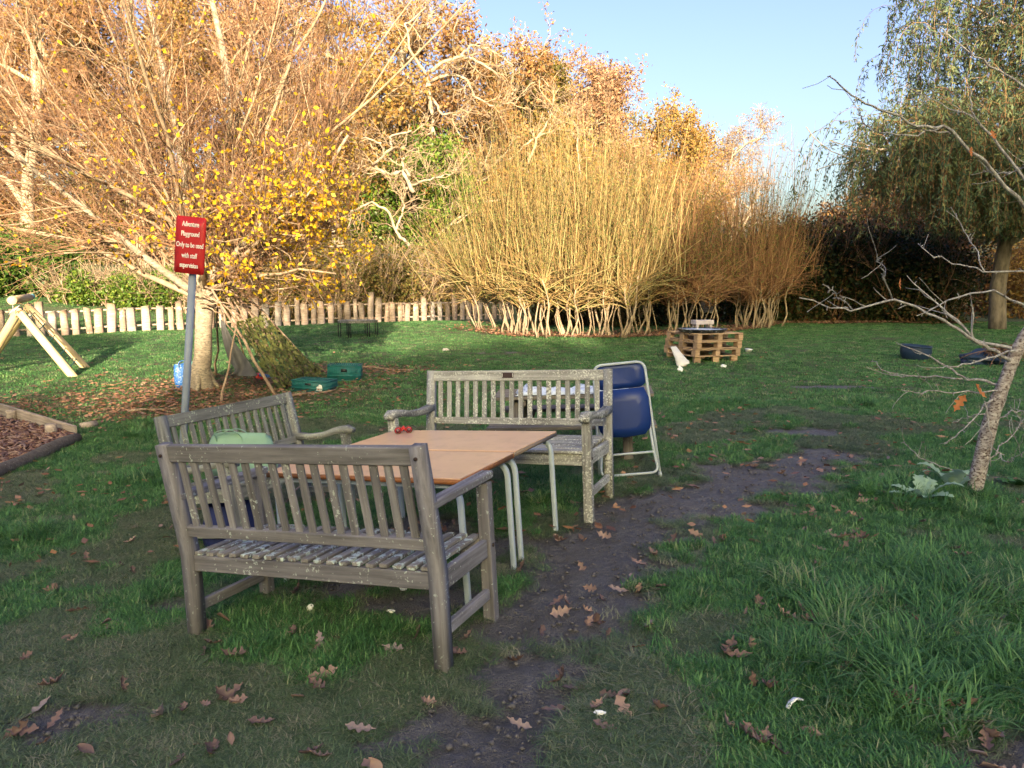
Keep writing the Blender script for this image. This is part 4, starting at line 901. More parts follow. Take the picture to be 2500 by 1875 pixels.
# ------------------------------------------------------------------ green plastic crates lying upside down
def crate(c, yaw, L, Wd, H, label, lab=False):
    r = empty('plastic_crate', c, label, 'crate', 'green plastic crates beside the den', (.02, .03, yaw)); t = .012
    q = MB()
    for s in (-1, 1): q.box((0, s * (Wd / 2 - t / 2), H / 2), (L, t, H)); q.box((s * (L / 2 - t / 2), 0, H / 2), (t, Wd - 2 * t, H))
    part(r, 'crate_wall', q, M['crate'])
    q = MB(); q.box((0, 0, H - .012), (L - 2 * t, Wd - 2 * t, .008)); part(r, 'crate_base', q, M['crate'])
    q = MB()
    for i in range(13):
        xx = lerp(-L / 2 + .06, L / 2 - .06, i / 12); q.box((xx, 0, H - .003), (.008, Wd - .10, .010))
    for i in range(5): q.box((0, lerp(-Wd / 2 + .06, Wd / 2 - .06, i / 4), H - .0045), (L - .1, .008, .009))
    part(r, 'base_grid', q, M['crate'], kind='stuff')
    for zz, ex in ((.012, .016), (H * .36, .010), (H - .008, .006)):
        q = MB()
        for s in (-1, 1): q.box((0, s * (Wd / 2 + ex / 2), zz), (L + 2 * ex, ex, .018)); q.box((s * (L / 2 + ex / 2), 0, zz), (ex, Wd, .018))
        part(r, 'rim', q, M['crate'])
    q = MB()
    for s in (-1, 1):
        for i in range(16):
            if 5 <= i <= 10: continue
            xx = lerp(-L / 2 + .04, L / 2 - .04, i / 15); q.box((xx, s * (Wd / 2 + .003), H * .66), (.007, .006, H * .34))
        for i in range(9): q.box((s * (L / 2 + .003), lerp(-Wd / 2 + .04, Wd / 2 - .04, i / 8), H * .66), (.006, .007, H * .34))
    part(r, 'rib', q, M['crate'], kind='stuff')
    for s in (-1, 1):
        q = MB(); q.tube(rounded_path([(-.055, s * (Wd / 2 + .004), H * .80), (-.055, s * (Wd / 2 + .012), H * .56), (.055, s * (Wd / 2 + .012), H * .56), (.055, s * (Wd / 2 + .004), H * .80)], .02, 4), .006, 6); part(r, 'handle', q, M['crate'])
        q = MB(); q.box((0, s * (Wd / 2 + .0015), H * .70), (.10, .003, H * .2)); part(r, 'hand_hole_shade', q, M['black'])  # solid black plate painted in for the shade inside a hand hole
    if lab:
        V, F = extrude_outline([(.0, 0), (.10, .0), (.115, .03), (.10, .09), (.06, .10), (.045, .075), (.015, .06), (.02, .03)], .003); q = MB().add(V + np.array([L / 2 - .15, -Wd / 2 - .0085, .03]), F); part(r, 'torn_label', q, M['label_white'])
    return r
crate(U(762, 957) + Vector((0, .16, 0)), math.radians(-16), .56, .38, .17, 'green plastic crate nearer the bench with a torn white label', True)
p = U(836, 931) + Vector((0, .2, 0)); crate(p, math.radians(6), .52, .38, .25, 'deeper blue green plastic crate standing just behind the labelled one')

# ------------------------------------------------------------------ hexagonal low table on black legs
p = U(866, 826); p = p + Vector((0, .45, 0)); ht = empty('hexagonal_table', p, 'low hexagonal grey topped table on thin black legs out on the sunny grass', 'table', rot=(0, 0, .25))
hr = .50; hh = .37; corners = [(hr * math.cos(math.pi / 3 * k), hr * math.sin(math.pi / 3 * k)) for k in range(6)]
V = [(x, y, hh) for x, y in corners] + [(x, y, hh + .05) for x, y in corners]; i = np.arange(6); q = MB().add(V, [np.stack([i, (i + 1) % 6, 6 + (i + 1) % 6, 6 + i], 1), np.arange(6)[None, ::-1], np.arange(6, 12)[None]]); part(ht, 'table_top', q, M['grey_board'])
for k in range(6):
    a, b_ = corners[k], corners[(k + 1) % 6]; beam('rim', ht, M['grey_board'], (*a, hh + .058), (*b_, hh + .058), .035, .025)
    for (x, y) in (a, ):
        for dx_ in (-.03, .03): q = MB(); q.tube([(x * .93 + dx_, y * .93, -.05), (x * .93 + dx_, y * .93, hh)], .012, 6); part(ht, 'leg', q, M['black_steel'])

# ------------------------------------------------------------------ stack of pallets
PC = U(1697, 888); yawp = math.radians(20)
ex_, ey_ = Vector((math.cos(yawp), math.sin(yawp), 0)), Vector((-math.sin(yawp), math.cos(yawp), 0))
PL, PW = 1.0, 1.12
def pallet(z, label, dx=0, dy=0, dyaw=0):
    c = PC + ex_ * (PL / 2 + dx) + ey_ * (PW / 2 + dy); r = empty('pallet', (c.x, c.y, z), label, 'pallet', 'wooden pallets in one stack', (R_.uniform(-.008, .008), R_.uniform(-.008, .008), yawp + dyaw))
    for k in range(7):
        wd = .125 if k in (0, 6) else .095; y = lerp(-PW / 2 + wd / 2, PW / 2 - wd / 2, k / 6); beam('deck_board', r, M['pallet'], (-PL / 2, y, .133), (PL / 2, y, .133), wd, .019)
    for i in range(3):
        x = lerp(-PL / 2 + .05, PL / 2 - .05, i / 2); beam('stringer', r, M['pallet'], (x, -PW / 2, .1125), (x, PW / 2, .1125), .098, .019)
        beam('bottom_board', r, M['pallet'], (x, -PW / 2, .0105), (x, PW / 2, .0105), .098, .019)
        for j in range(3):
            y = lerp(-PW / 2 + .07, PW / 2 - .07, j / 2); beam('block', r, M['pallet'], (x - .05, y, .0615), (x + .05, y, .0615), .135 if j != 1 else .145, .081)
    for y in (-PW / 2 + .05, PW / 2 - .05): beam('end_board', r, M['pallet'], (-PL / 2 + .105, y, .0105), (PL / 2 - .105, y, .0105), .09, .018)
    return r
zg = float(gz(PC.x + .3, PC.y + .6)) + .0
for i in range(3):
    for j in range(3):
        p = PC + ex_ * lerp(.09, PL - .09, i / 2) + ey_ * lerp(.09, PW - .09, j / 2); o = beam('wooden_block', None, M['pallet'], (p.x - .06, p.y, zg + .03), (p.x + .06, p.y, zg + .03), .12, .13)
        tag(o, 'short pine block under the %s of the pallet stack' % [['front left corner', 'middle of the left side', 'back left corner'], ['middle of the front', 'very centre', 'middle of the back'], ['front right corner', 'middle of the right side', 'back right corner']][i][j], 'block', 'pine blocks under the pallets')
z0 = zg + .096
pallet(z0, 'bottom pallet of the stack, resting on short pine blocks'); pallet(z0 + .147, 'middle pallet of the stack, its far right block dark', .02, -.01, .01); pallet(z0 + .294, 'topmost pallet of the stack, under the spattered dark tray', .04, -.02, -.015)
zt = z0 + .294 + .147
pcn = PC + ex_ * .42 + ey_ * .42
tray = empty('mixing_tray', (pcn.x, pcn.y, zt), 'dark octagonal tray spattered with white paint on top of the pallets', 'tray', rot=(0, 0, yawp + .4))
def ngon_lathe(prof, n, rot0=0.0):
    V = []; F4 = []
    for i, (r, z) in enumerate(prof):
        for k in range(n): a = 2 * math.pi * k / n + rot0; V.append((r * math.cos(a), r * math.sin(a), z))
    for i in range(len(prof) - 1):
        for k in range(n): F4.append([i * n + k, i * n + (k + 1) % n, (i + 1) * n + (k + 1) % n, (i + 1) * n + k])
    return np.array(V), [np.array(F4), np.arange(n)[None, ::-1], (np.arange(n) + (len(prof) - 1) * n)[None]]
V, F = ngon_lathe([(.43, 0), (.47, .05), (.485, .056), (.485, .066), (.455, .066), (.43, .018), (.02, .018)], 8); part(tray, 'tray_pan', MB().add(V, F), M['tray'])
V, F = ngon_lathe([(.42, .020), (.425, .046), (.30, .05), (.05, .046)], 12, .2); part(tray, 'tray_filling', MB().add(V, F), M['paper'], True)
pst = PC + ex_ * .72 + ey_ * .88
st = empty('wooden_stool', (pst.x, pst.y, zt), 'small whitewashed wooden stool standing at the back of the pallets', 'stool', rot=(0, 0, yawp - .05))
for k in range(2): beam('seat_board', st, M['whitewood'], (-.20, -.055 + .11 * k, .165), (.20, -.055 + .11 * k, .165), .105, .085)
for sx in (-.15, .15):
    for sy in (-.07, .07): beam('leg', st, M['whitewood'], (sx, sy, 0), (sx, sy, .123), .05, .04, (0, 1, 0))
# white bag sagging from the pallets
V = []; q = MB(); pa, pb = at(1642, 846, PC.y + .05), U(1668, 893); g = np.random.default_rng(44)
nn, mm_ = 13, 12
for i in range(nn):
    t = i / (nn - 1); c_ = pa.lerp(pb, t ** .9) + Vector((0, -.05 * math.sin(math.pi * t) - .06, 0)); wv = lerp(.055, .12, t ** 1.5) * (1 if t < .93 else .8); dp = lerp(.02, .055, t)
    for j in range(mm_):
        a = 2 * math.pi * j / mm_; V.append((c_.x + math.cos(a) * wv * (1 + g.normal(0, .07)) + .03 * math.sin(a), c_.y + math.sin(a) * dp * (1 + g.normal(0, .15)), c_.z + .05 * math.cos(a) * t + g.normal(0, .007)))
i = np.arange(nn - 1)[:, None] * mm_; k = np.arange(mm_)[None]
q.add(V, [np.stack([i + k, i + (k + 1) % mm_, i + mm_ + (k + 1) % mm_, i + mm_ + k], -1).reshape(-1, 4), np.arange(mm_)[None, ::-1], np.arange(mm_)[None] + mm_ * (nn - 1)])
wb = q.build('carrier_bag', M['plastic_bag'], None, False); tag(wb, 'white plastic bag slumped against the left corner of the pallet stack', 'bag')
q = MB(); P = [at(x_, y_, PC.y - .12) for x_, y_ in ((1655, 872), (1662, 868), (1674, 876), (1681, 888), (1672, 893), (1658, 888), (1652, 878))]; q.tube(P, .012, 6); part(wb, 'handle', q, M['plastic_bag'])
p = U(1827, 860); tb2 = empty('margarine_tub', p, 'small white plastic tub on the grass beside the pallets', 'tub', rot=(.1, .05, .3))
V, F = ngon_lathe([(.055, 0), (.075, .055), (.08, .06), (.02, .06)], 14); part(tb2, 'tub_body', MB().add(V, F), M['litter_white'], True); q = MB(); q.tube([(0, 0, .058), (0, 0, .068)], .083, 14); part(tb2, 'lid', q, M['litter_white'])
pc = U(1775, 868); lump('stone', M['info_board'], Vector((pc.x, pc.y + .35, z0 + .06)), (.05, .04, .035), 5, 'pale round stone lying inside the bottom pallet', 'stone', .1)

# ------------------------------------------------------------------ planter and heap at the right of the lawn
p = U(2246, 879); pot = empty('planter', p + Vector((0, .2, 0)), 'squat blue black plastic planter on the grass near the dark hedge', 'planter', rot=(.05, .06, 0))
kx = (p.y + .2) / FPX * 36
V, F = ngon_lathe([(kx * .72, -.03), (kx * .86, .03), (kx * .98, .12), (kx * 1.0, .18), (kx * .95, .235), (kx * .955, .25), (kx * .985, .253), (kx * .985, .268), (kx * .93, .268), (kx * .90, .22), (.02, .215)], 28); part(pot, 'pot_body', MB().add(V, F), M['pot'], True)
V, F = ngon_lathe([(kx * .915, .22), (kx * .5, .235), (.01, .24)], 20); part(pot, 'soil_fill', MB().add(V, F), M['soil'], True)
p = U(2410, 892); hp = lump('plastic_sheet', M['pot'], p + Vector((0, .15, .10)), (.42, .25, .16), 12, 'crumpled dark blue plastic sheet in a heap right of the planter', 'sheet', .16)
sk = empty('dead_plant', p + Vector((.1, 0, 0)), 'heap of dead brown stalks spilling over the dark blue sheet', 'plant'); g = np.random.default_rng(6)
Pq = np.zeros((46, 5, 3)); Pq[:, 0] = g.normal(0, 1, (46, 3)) * [.10, .06, .04] + [.05, -.02, .26]
dv = np.stack([g.normal(0, 1, 46), g.normal(-.5, .5, 46), g.normal(.3, .4, 46)], 1)
for i in range(1, 5): Pq[:, i] = Pq[:, i - 1] + dv * .075; dv[:, 2] -= .40; dv += g.normal(0, .12, (46, 3))
Pq[:, :, 2] = np.maximum(Pq[:, :, 2], .0); q = MB(); q.tubes(Pq, np.broadcast_to(np.linspace(.012, .005, 5), (46, 5)), 5); part(sk, 'stalks', q, M['dead_stalk'], kind='stuff')
P_ = U(1733, 795); ib = empty('information_board', P_ + Vector((0, .6, 0)), 'small pale board on a post inside the willow screen', 'sign', rot=(0, math.radians(4), 0))
kk_ = (P_.y + .6) / FPX
beam('board_panel', ib, M['info_board'], (-15 * kk_, 0, 44 * kk_), (15 * kk_, 0, 44 * kk_), .02, 30 * kk_); beam('post', ib, M['edging'], (0, .035, -.1), (0, .035, 55 * kk_), .05, .05, (0, 1, 0))
for k in range(4): beam('print_line', ib, M['edging'], (-11 * kk_, -.0115, (37 + 5 * k) * kk_), (R_.uniform(4, 11) * kk_, -.0115, (37 + 5 * k) * kk_), .003, 1.6 * kk_, c=.0005)

# ------------------------------------------------------------------ background oaks, bushes, hedge
def oak(px, d, top, rad, leaf, nleaf, label, seed, name='oak_tree', gn=.28, ntw=2600, bare_low=.25, lsize=.17, twig='oak_twig', grp='autumn trees on the bank behind the lawn', base_r=.30):
    g = np.random.default_rng(seed); x = (px - 1250) / FPX * d; z = float(gz(x, d)); h = CAM_H + (702 - top) / FPX * d - z
    r = empty(name, (x, d, z), label, 'tree', grp)
    tr = np.array([[0, 0, -.4], [g.normal(0, .1), 0, h * .12], [g.normal(0, .2), g.normal(0, .2), h * .24], [g.normal(0, .3), g.normal(0, .2), h * .38], [g.normal(0, .4), g.normal(0, .2), h * .56]])
    P0 = poly(tr, 9); R0 = np.linspace(base_r, base_r * .45, 9)[None]; pass
    k1 = 11; A, RA = spawn(P0, R0, k1, .30, 1, (.45, 1.15), (rad * .75, rad * 1.25), 9, gn, .10, .62, .25, .1, g=g)
    # keep the crown inside its outline
    def fit(P):
        c = np.array([0, 0, h * .60]); s = np.array([rad, rad, h * .42]); e = (P - c) / s; l = np.linalg.norm(e, axis=2, keepdims=True); k = np.where(l > .8, (.8 + .2 * np.tanh((l - .8) / .25)) / l, 1); return c + e * k * s
    A = np.concatenate([A[:, :1], fit(A)[:, 1:]], 1)
    B, RB = spawn(A, RA, 90, .15, 1, (.4, 1.2), (rad * .3, rad * .6), 7, gn * 1.15, .06, .6, .3, .2, g=g); B = np.concatenate([B[:, :1], fit(B)[:, 1:]], 1)
    C, RC = spawn(np.concatenate([B]), RB, 620, .1, 1, (.4, 1.2), (.5, 1.3), 5, gn * 1.1, .04, .6, .4, .2, g=g); C = fit(C)
    D, RD = spawn(C, RC, ntw, .1, 1, (.4, 1.2), (.25, .6), 4, .3, .03, .7, .5, g=g); D = fit(D)
    f_ = np.array([rad / np.percentile(np.abs(D[:, :, 0]), 99), rad / np.percentile(np.abs(D[:, :, 0]), 99), h / np.percentile(D[:, :, 2], 99.7)])
    mx_ = float(np.mean(D[:, :, 0])); P0, A, B, C, D = [(X_ - np.stack([mx_ * np.clip(X_[:, :, 2] / (h * .6), 0, 1.2), 0 * X_[:, :, 2], 0 * X_[:, :, 2]], -1)) * f_ for X_ in (P0, A, B, C, D)]
    q = MB(); q.tubes(P0, R0, 9); part(r, 'trunk', q, M['oak_bark'], True)
    q = MB(); q.tubes(A, np.maximum(RA, .03), 7, False); q.tubes(B, np.maximum(RB, .022), 5, False); part(r, 'limbs', q, M['oak_bark'], True, 'stuff')
    q = MB(); q.tubes(C, np.maximum(RC, .012), 3, False); q.tubes(D, np.maximum(RD, .008), 3, False); part(r, 'twigs', q, M[twig], False, 'stuff')
    if nleaf:
        pl = on_lines(D, int(nleaf * 1.9), g, .2); pl = pl + g.normal(0, .16, pl.shape); keepz = (pl[:, 2] > h * bare_low * g.uniform(.6, 1.3, len(pl)))
        clumpy = fbm(pl[:, 0] + seed, pl[:, 2] + pl[:, 1] * .5, 1.0, 40) > .36; V, F = leaf_cards(pl[keepz & clumpy], lsize, .62, g, .2); part(r, 'crown', MB().add(V, F), M[leaf], False, 'stuff')
    return r
OAK1 = oak(1120, 36, 48, 4.3, 'oak_leaf', 12000, 'tall oak with pale twisting boughs and russet leaves against the blue sky', 201, gn=.34, bare_low=.55)
oak(965, 34, -60, 3.6, 'oak_leaf', 3000, 'nearly bare oak with pale crooked boughs beside the hornbeam crown', 202, gn=.42, base_r=.34, bare_low=.3)
oak(1245, 40, 150, 3.0, 'olive_leaf', 11000, 'dark olive leaved tree between the twisting oak and the pinkish trees', 203, bare_low=.5)
oak(1360, 42, 112, 2.7, 'pink_leaf', 9000, 'pinkish brown tree, taller of the two rounded ones right of the twisting oak', 204)
oak(1465, 44, 185, 3.0, 'pink_leaf', 10000, 'pinkish brown tree, lower of the two rounded ones right of the twisting oak', 205)
oak(1560, 45, 240, 3.2, 'gold_leaf', 11000, 'golden orange oak above the middle of the willow screen', 206)
oak(1650, 46, 322, 3.0, 'gold_leaf', 10000, 'last golden tree where the tree line drops toward open sky', 207)
oak(1765, 55, 288, 3.6, 'pink_leaf', 1500, 'pale leafless tree with fine pinkish twigs at the low end of the tree line', 208, ntw=4200, name='bare_tree')
GOLD1 = oak(1350, 37, 285, 4.0, 'gold_leaf', 12000, 'broad golden leaved tree low behind the tall willow rods', 209)
oak(90, 31, -170, 5.6, 'oak_leaf', 14000, 'russet tree far left behind the hornbeam twigs', 210, bare_low=.15)
oak(360, 36, -220, 5.6, 'gold_leaf', 14000, 'golden brown tree standing straight behind the hornbeam crown', 211, bare_low=.15)
oak(650, 37, -120, 5.2, 'pink_leaf', 12000, 'pinkish brown tree behind the right side of the hornbeam', 212, bare_low=.15)
oak(830, 32, 60, 3.8, 'gold_leaf', 12000, 'yellow brown tree filling the gap beside the pale crooked oak', 213, bare_low=.12)
IVY = oak(1010, 32, 330, 2.6, 'ivy_leaf', 15000, 'ivy covered tree with a bright green cloak and a pale broken bough', 214, name='ivy_tree', bare_low=.05, lsize=.15)
oak(2120, 46, 430, 4.5, 'oak_leaf', 12000, 'russet tree showing above the dark hedge', 215, grp='trees beyond the dark hedge')
oak(2420, 40, 300, 5.0, 'gold_leaf', 14000, 'golden tree glowing behind the weeping willow', 216, grp='trees beyond the dark hedge', bare_low=.05)
oak(2640, 34, 300, 5.0, 'gold_leaf', 14000, 'golden tree at the right edge beyond the weeping willow', 217, grp='trees beyond the dark hedge', bare_low=.02)

oak(-60, 40, -60, 5.5, 'pink_leaf', 12000, 'pinkish brown tree at the far left edge behind the evergreen bush', 221, bare_low=.05)
oak(220, 44, 120, 5.5, 'oak_leaf', 13000, 'russet tree deep behind the climbing frame', 222, bare_low=.03)
oak(500, 45, 60, 5.5, 'oak_leaf', 13000, 'russet tree deep behind the hornbeam trunk', 223, bare_low=.03)
oak(760, 44, 200, 5.0, 'gold_leaf', 13000, 'golden brown tree deep behind the bramble tangle', 224, bare_low=.03)
oak(900, 46, 180, 4.5, 'pink_leaf', 12000, 'pinkish tree deep behind the ivy covered tree', 225, bare_low=.03)
oak(1180, 46, 300, 4.5, 'oak_leaf', 12000, 'russet tree low behind the twisting oak trunk', 226, bare_low=.03)
oak(1480, 50, 380, 5.0, 'gold_leaf', 12000, 'golden tree low behind the right half of the willow screen', 227, bare_low=.03)
def boughs(tree, d, lines_, seed):
    g = np.random.default_rng(seed); o = np.array(tree.location)
    for pts_, r0 in lines_:
        m_ = len(pts_) * 4; P = poly([np.array(at(px, py, d + g.normal(0, .25))) - o for px, py in pts_], m_); P[0, 1:] += g.normal(0, .028, (m_ - 1, 3)); Rr = np.linspace(r0 * .8, r0 * .32, m_)[None]
        q = MB(); q.tubes(P, Rr, 8); part(tree, 'bough', q, M['oak_bark'], True)
        T, RT = spawn(P, Rr, 9, .3, 1, (.5, 1.2), (.5, 1.5), 7, .26, .05, .4, .3, g=g); T2, RT2 = spawn(T, RT, 80, .2, 1, (.4, 1.2), (.3, .8), 5, .26, .03, .6, .4, g=g)
        q = MB(); q.tubes(T, np.maximum(RT, .014), 6, False); q.tubes(T2, np.maximum(RT2, .008), 4, False); part(tree, 'twigs', q, M['oak_twig'], False, 'stuff')
boughs(IVY, 28.5, [([(1000, 600), (969, 569), (949, 517), (910, 492), (851, 522)], .085), ([(969, 560), (985, 510), (980, 470)], .06), ([(1010, 470), (984, 420), (949, 425), (908, 405), (954, 359), (954, 333), (1005, 318)], .10), ([(985, 460), (1046, 440), (1107, 420)], .07), ([(1000, 430), (980, 400), (990, 380)], .07), ([(930, 350), (880, 335), (800, 340)], .05)], 501)
boughs(OAK1, 32, [([(1060, 330), (1050, 250), (1041, 184), (1071, 159), (1128, 138), (1169, 149), (1220, 190)], .13), ([(1046, 215), (1051, 195), (1097, 184), (1148, 195), (1159, 256)], .11), ([(1055, 240), (1077, 277), (1118, 279)], .08), ([(1120, 140), (1150, 110), (1200, 120), (1250, 160)], .07), ([(1041, 184), (1000, 120), (990, 60), (1040, 20)], .08), ([(1150, 230), (1200, 260), (1260, 250)], .06)], 502)
boughs(GOLD1, 34, [([(1425, 470), (1420, 435), (1410, 359), (1410, 307), (1380, 270)], .09), ([(1290, 400), (1310, 340), (1343, 287), (1353, 236)], .08), ([(1270, 360), (1320, 330), (1370, 315)], .06)], 503)
def bush(px, d, top, wd, dp, leaf, n, label, seed, name='bush', size=.10, grp=None, stems=26, twig='oak_twig', base=None, lumps=7):
    g = np.random.default_rng(seed); x = (px - 1250) / FPX * d; z = float(gz(x, d)); h = CAM_H + (702 - top) / FPX * d - z
    r = empty(name, (x, d, z), label, 'bush', grp)
    cs = np.stack([g.uniform(-wd * .62, wd * .62, lumps), g.uniform(-dp * .5, dp * .5, lumps), h * g.uniform(.30, .66, lumps)], 1); cs[0] = [0, 0, h * .62]
    rs = np.minimum(g.uniform(.30, .44, lumps) * min(wd * 1.5, h), h - cs[:, 2])
    k = g.integers(0, lumps, n); d_ = g.normal(size=(n, 3)); d_ /= np.linalg.norm(d_, axis=1, keepdims=True)
    rr_ = g.random(n) ** .45 * (1 + .25 * (fbm(d_[:, 0] * 2 + k, d_[:, 2] * 2 + d_[:, 1], 1.6, 50) - .5))
    p = cs[k] + d_ * (rs[k] * rr_)[:, None] * [1.15, 1, 1.1]; low = g.random(n) < .25; p[low, 2] *= g.random(low.sum()); p = p[p[:, 2] > .02]
    V, F = leaf_cards(p, size, .6, g, .2); part(r, 'foliage', MB().add(V, F), M[leaf], False, 'stuff')
    b0 = np.stack([g.uniform(-wd * .5, wd * .5, stems), g.uniform(-dp * .4, dp * .4, stems), np.full(stems, -.05)], 1)
    P0 = np.zeros((stems, 6, 3)); dv = np.stack([g.normal(0, .35, stems), g.normal(0, .35, stems), np.ones(stems)], 1)
    for i in range(6): P0[:, i] = b0 + dv * (h * .8 * i / 5) + (g.normal(0, .05, (stems, 3)) if i else 0)
    R0 = np.broadcast_to(np.linspace(.022, .008, 6), (stems, 6)).copy(); T1, RT = spawn(P0, R0, stems * 14, .2, 1, (.3, 1.1), (.3, .9), 4, .2, .05, .7, .5, g=g)
    q = MB(); q.tubes(P0, R0, 5, False); q.tubes(T1, np.maximum(RT, .006), 3, False); part(r, 'stems', q, M[twig], False, 'stuff'); return r
gb_ = 'bushes behind the paling fence'
bush(70, 25.5, 545, 2.2, 1.4, 'bush_leaf', 13000, 'dark glossy evergreen bush behind the left end of the fence', 301, 'evergreen_bush', .13, gb_)
bush(-150, 24, 520, 2.0, 1.4, 'bush_leaf', 8000, 'evergreen bush at the very left behind the climbing frame', 302, 'evergreen_bush', .13, gb_)
for k, (px, top, lf, lab) in enumerate([(200, 660, 'ivy_leaf', 'low green ivy mound right of the dark evergreen bush'), (310, 655, 'ivy_leaf', 'low green ivy mound behind the fence left of the red notice'), (420, 650, 'ivy_leaf', 'low green ivy mound behind the sign post'), (560, 640, 'bramble', 'brown bramble mound behind the hornbeam trunk'), (690, 610, 'bramble', 'brown bramble mound behind the tall fence pales'), (800, 585, 'bramble', 'tangled bramble behind the hexagonal table'), (910, 560, 'bramble', 'taller tangled bramble below the ivy covered tree'), (1010, 600, 'bramble', 'greenish bramble between the ivy tree and the willow screen'), (1110, 570, 'bramble', 'bramble against the left end of the willow screen')]):
    x = (px - 1250) / FPX * 27; dl = 20.8 + (x + 11.5) * .77 + 2.2
    bush(px, max(25, dl), top, 1.7, 1.0, lf, 7000, lab, 310 + k, 'bramble_bush' if lf == 'bramble' else 'ivy_mound', .10, gb_, 40)
for k, (px, d, top, lab) in enumerate([(-40, 34, 400, 'brown thicket on the bank at the far left edge'), (90, 36, 380, 'brown thicket on the bank behind the evergreen bush'), (220, 35, 400, 'russet thicket on the bank above the ivy mounds'), (350, 37, 380, 'russet thicket on the bank behind the red notice'), (480, 36, 400, 'brown thicket on the bank behind the hornbeam trunk'), (620, 37, 390, 'tan thicket on the bank behind the stick den'), (760, 36, 420, 'tan thicket on the bank behind the hexagonal table'), (890, 38, 420, 'brown thicket on the bank left of the ivy covered tree'), (1120, 38, 440, 'brown thicket on the bank right of the ivy covered tree')]):
    bush(px, d, top, 2.6, 1.5, ('oak_leaf', 'pink_leaf', 'bramble')[k % 3], 8000, lab, 370 + k, 'thicket', .15, 'thickets on the bank', 30, lumps=9)
gh = 'dark hedge bushes along the right side'
for k, (px, d, top, wd, lf, lab) in enumerate([(1420, 24, 610, 2.2, 'bramble', 'brown thicket showing between the pale willow stems'), (1570, 25, 560, 2.0, 'hedge_leaf', 'dark thicket behind the middle of the willow screen'), (1720, 26.5, 560, 2.0, 'hedge_leaf', 'dark thicket behind the willow archway'), (1880, 27, 520, 2.2, 'hedge_leaf', 'dark hedge bush just right of the willow screen'), (2010, 27, 505, 2.2, 'hedge_leaf', 'dark hedge bush with autumn leaves at its foot'), (2140, 27, 520, 2.2, 'hedge_leaf', 'dark hedge bush behind the blue planter'), (2260, 26, 540, 2.0, 'hedge_leaf', 'darkest hedge bush under the weeping willow'), (2530, 30, 560, 2.4, 'gold_leaf', 'golden leaved bush glowing at the right edge'), (2400, 33, 610, 2.4, 'hedge_rust', 'rust coloured bush behind the weeping willow trunk')]):
    bush(px, d, top, wd, 1.2, lf, 15000 if lf == 'hedge_leaf' else 9000, lab, 330 + k, 'hedge_bush', .12, gh, 30, 'hornbeam_twig' if lf != 'hedge_leaf' else 'hornbeam_twig', lumps=10)
for k, (px, d, top, lab) in enumerate([(1930, 29, 500, 'rust leaved hedge top right of the willow screen'), (2080, 29, 480, 'rust leaved hedge top behind the dark hedge'), (2220, 29, 470, 'rust leaved hedge top beside the weeping willow')]):
    bush(px, d, top, 2.4, 1.2, 'hedge_rust', 9000, lab, 350 + k, 'hedge_bush', .12, gh, 30)

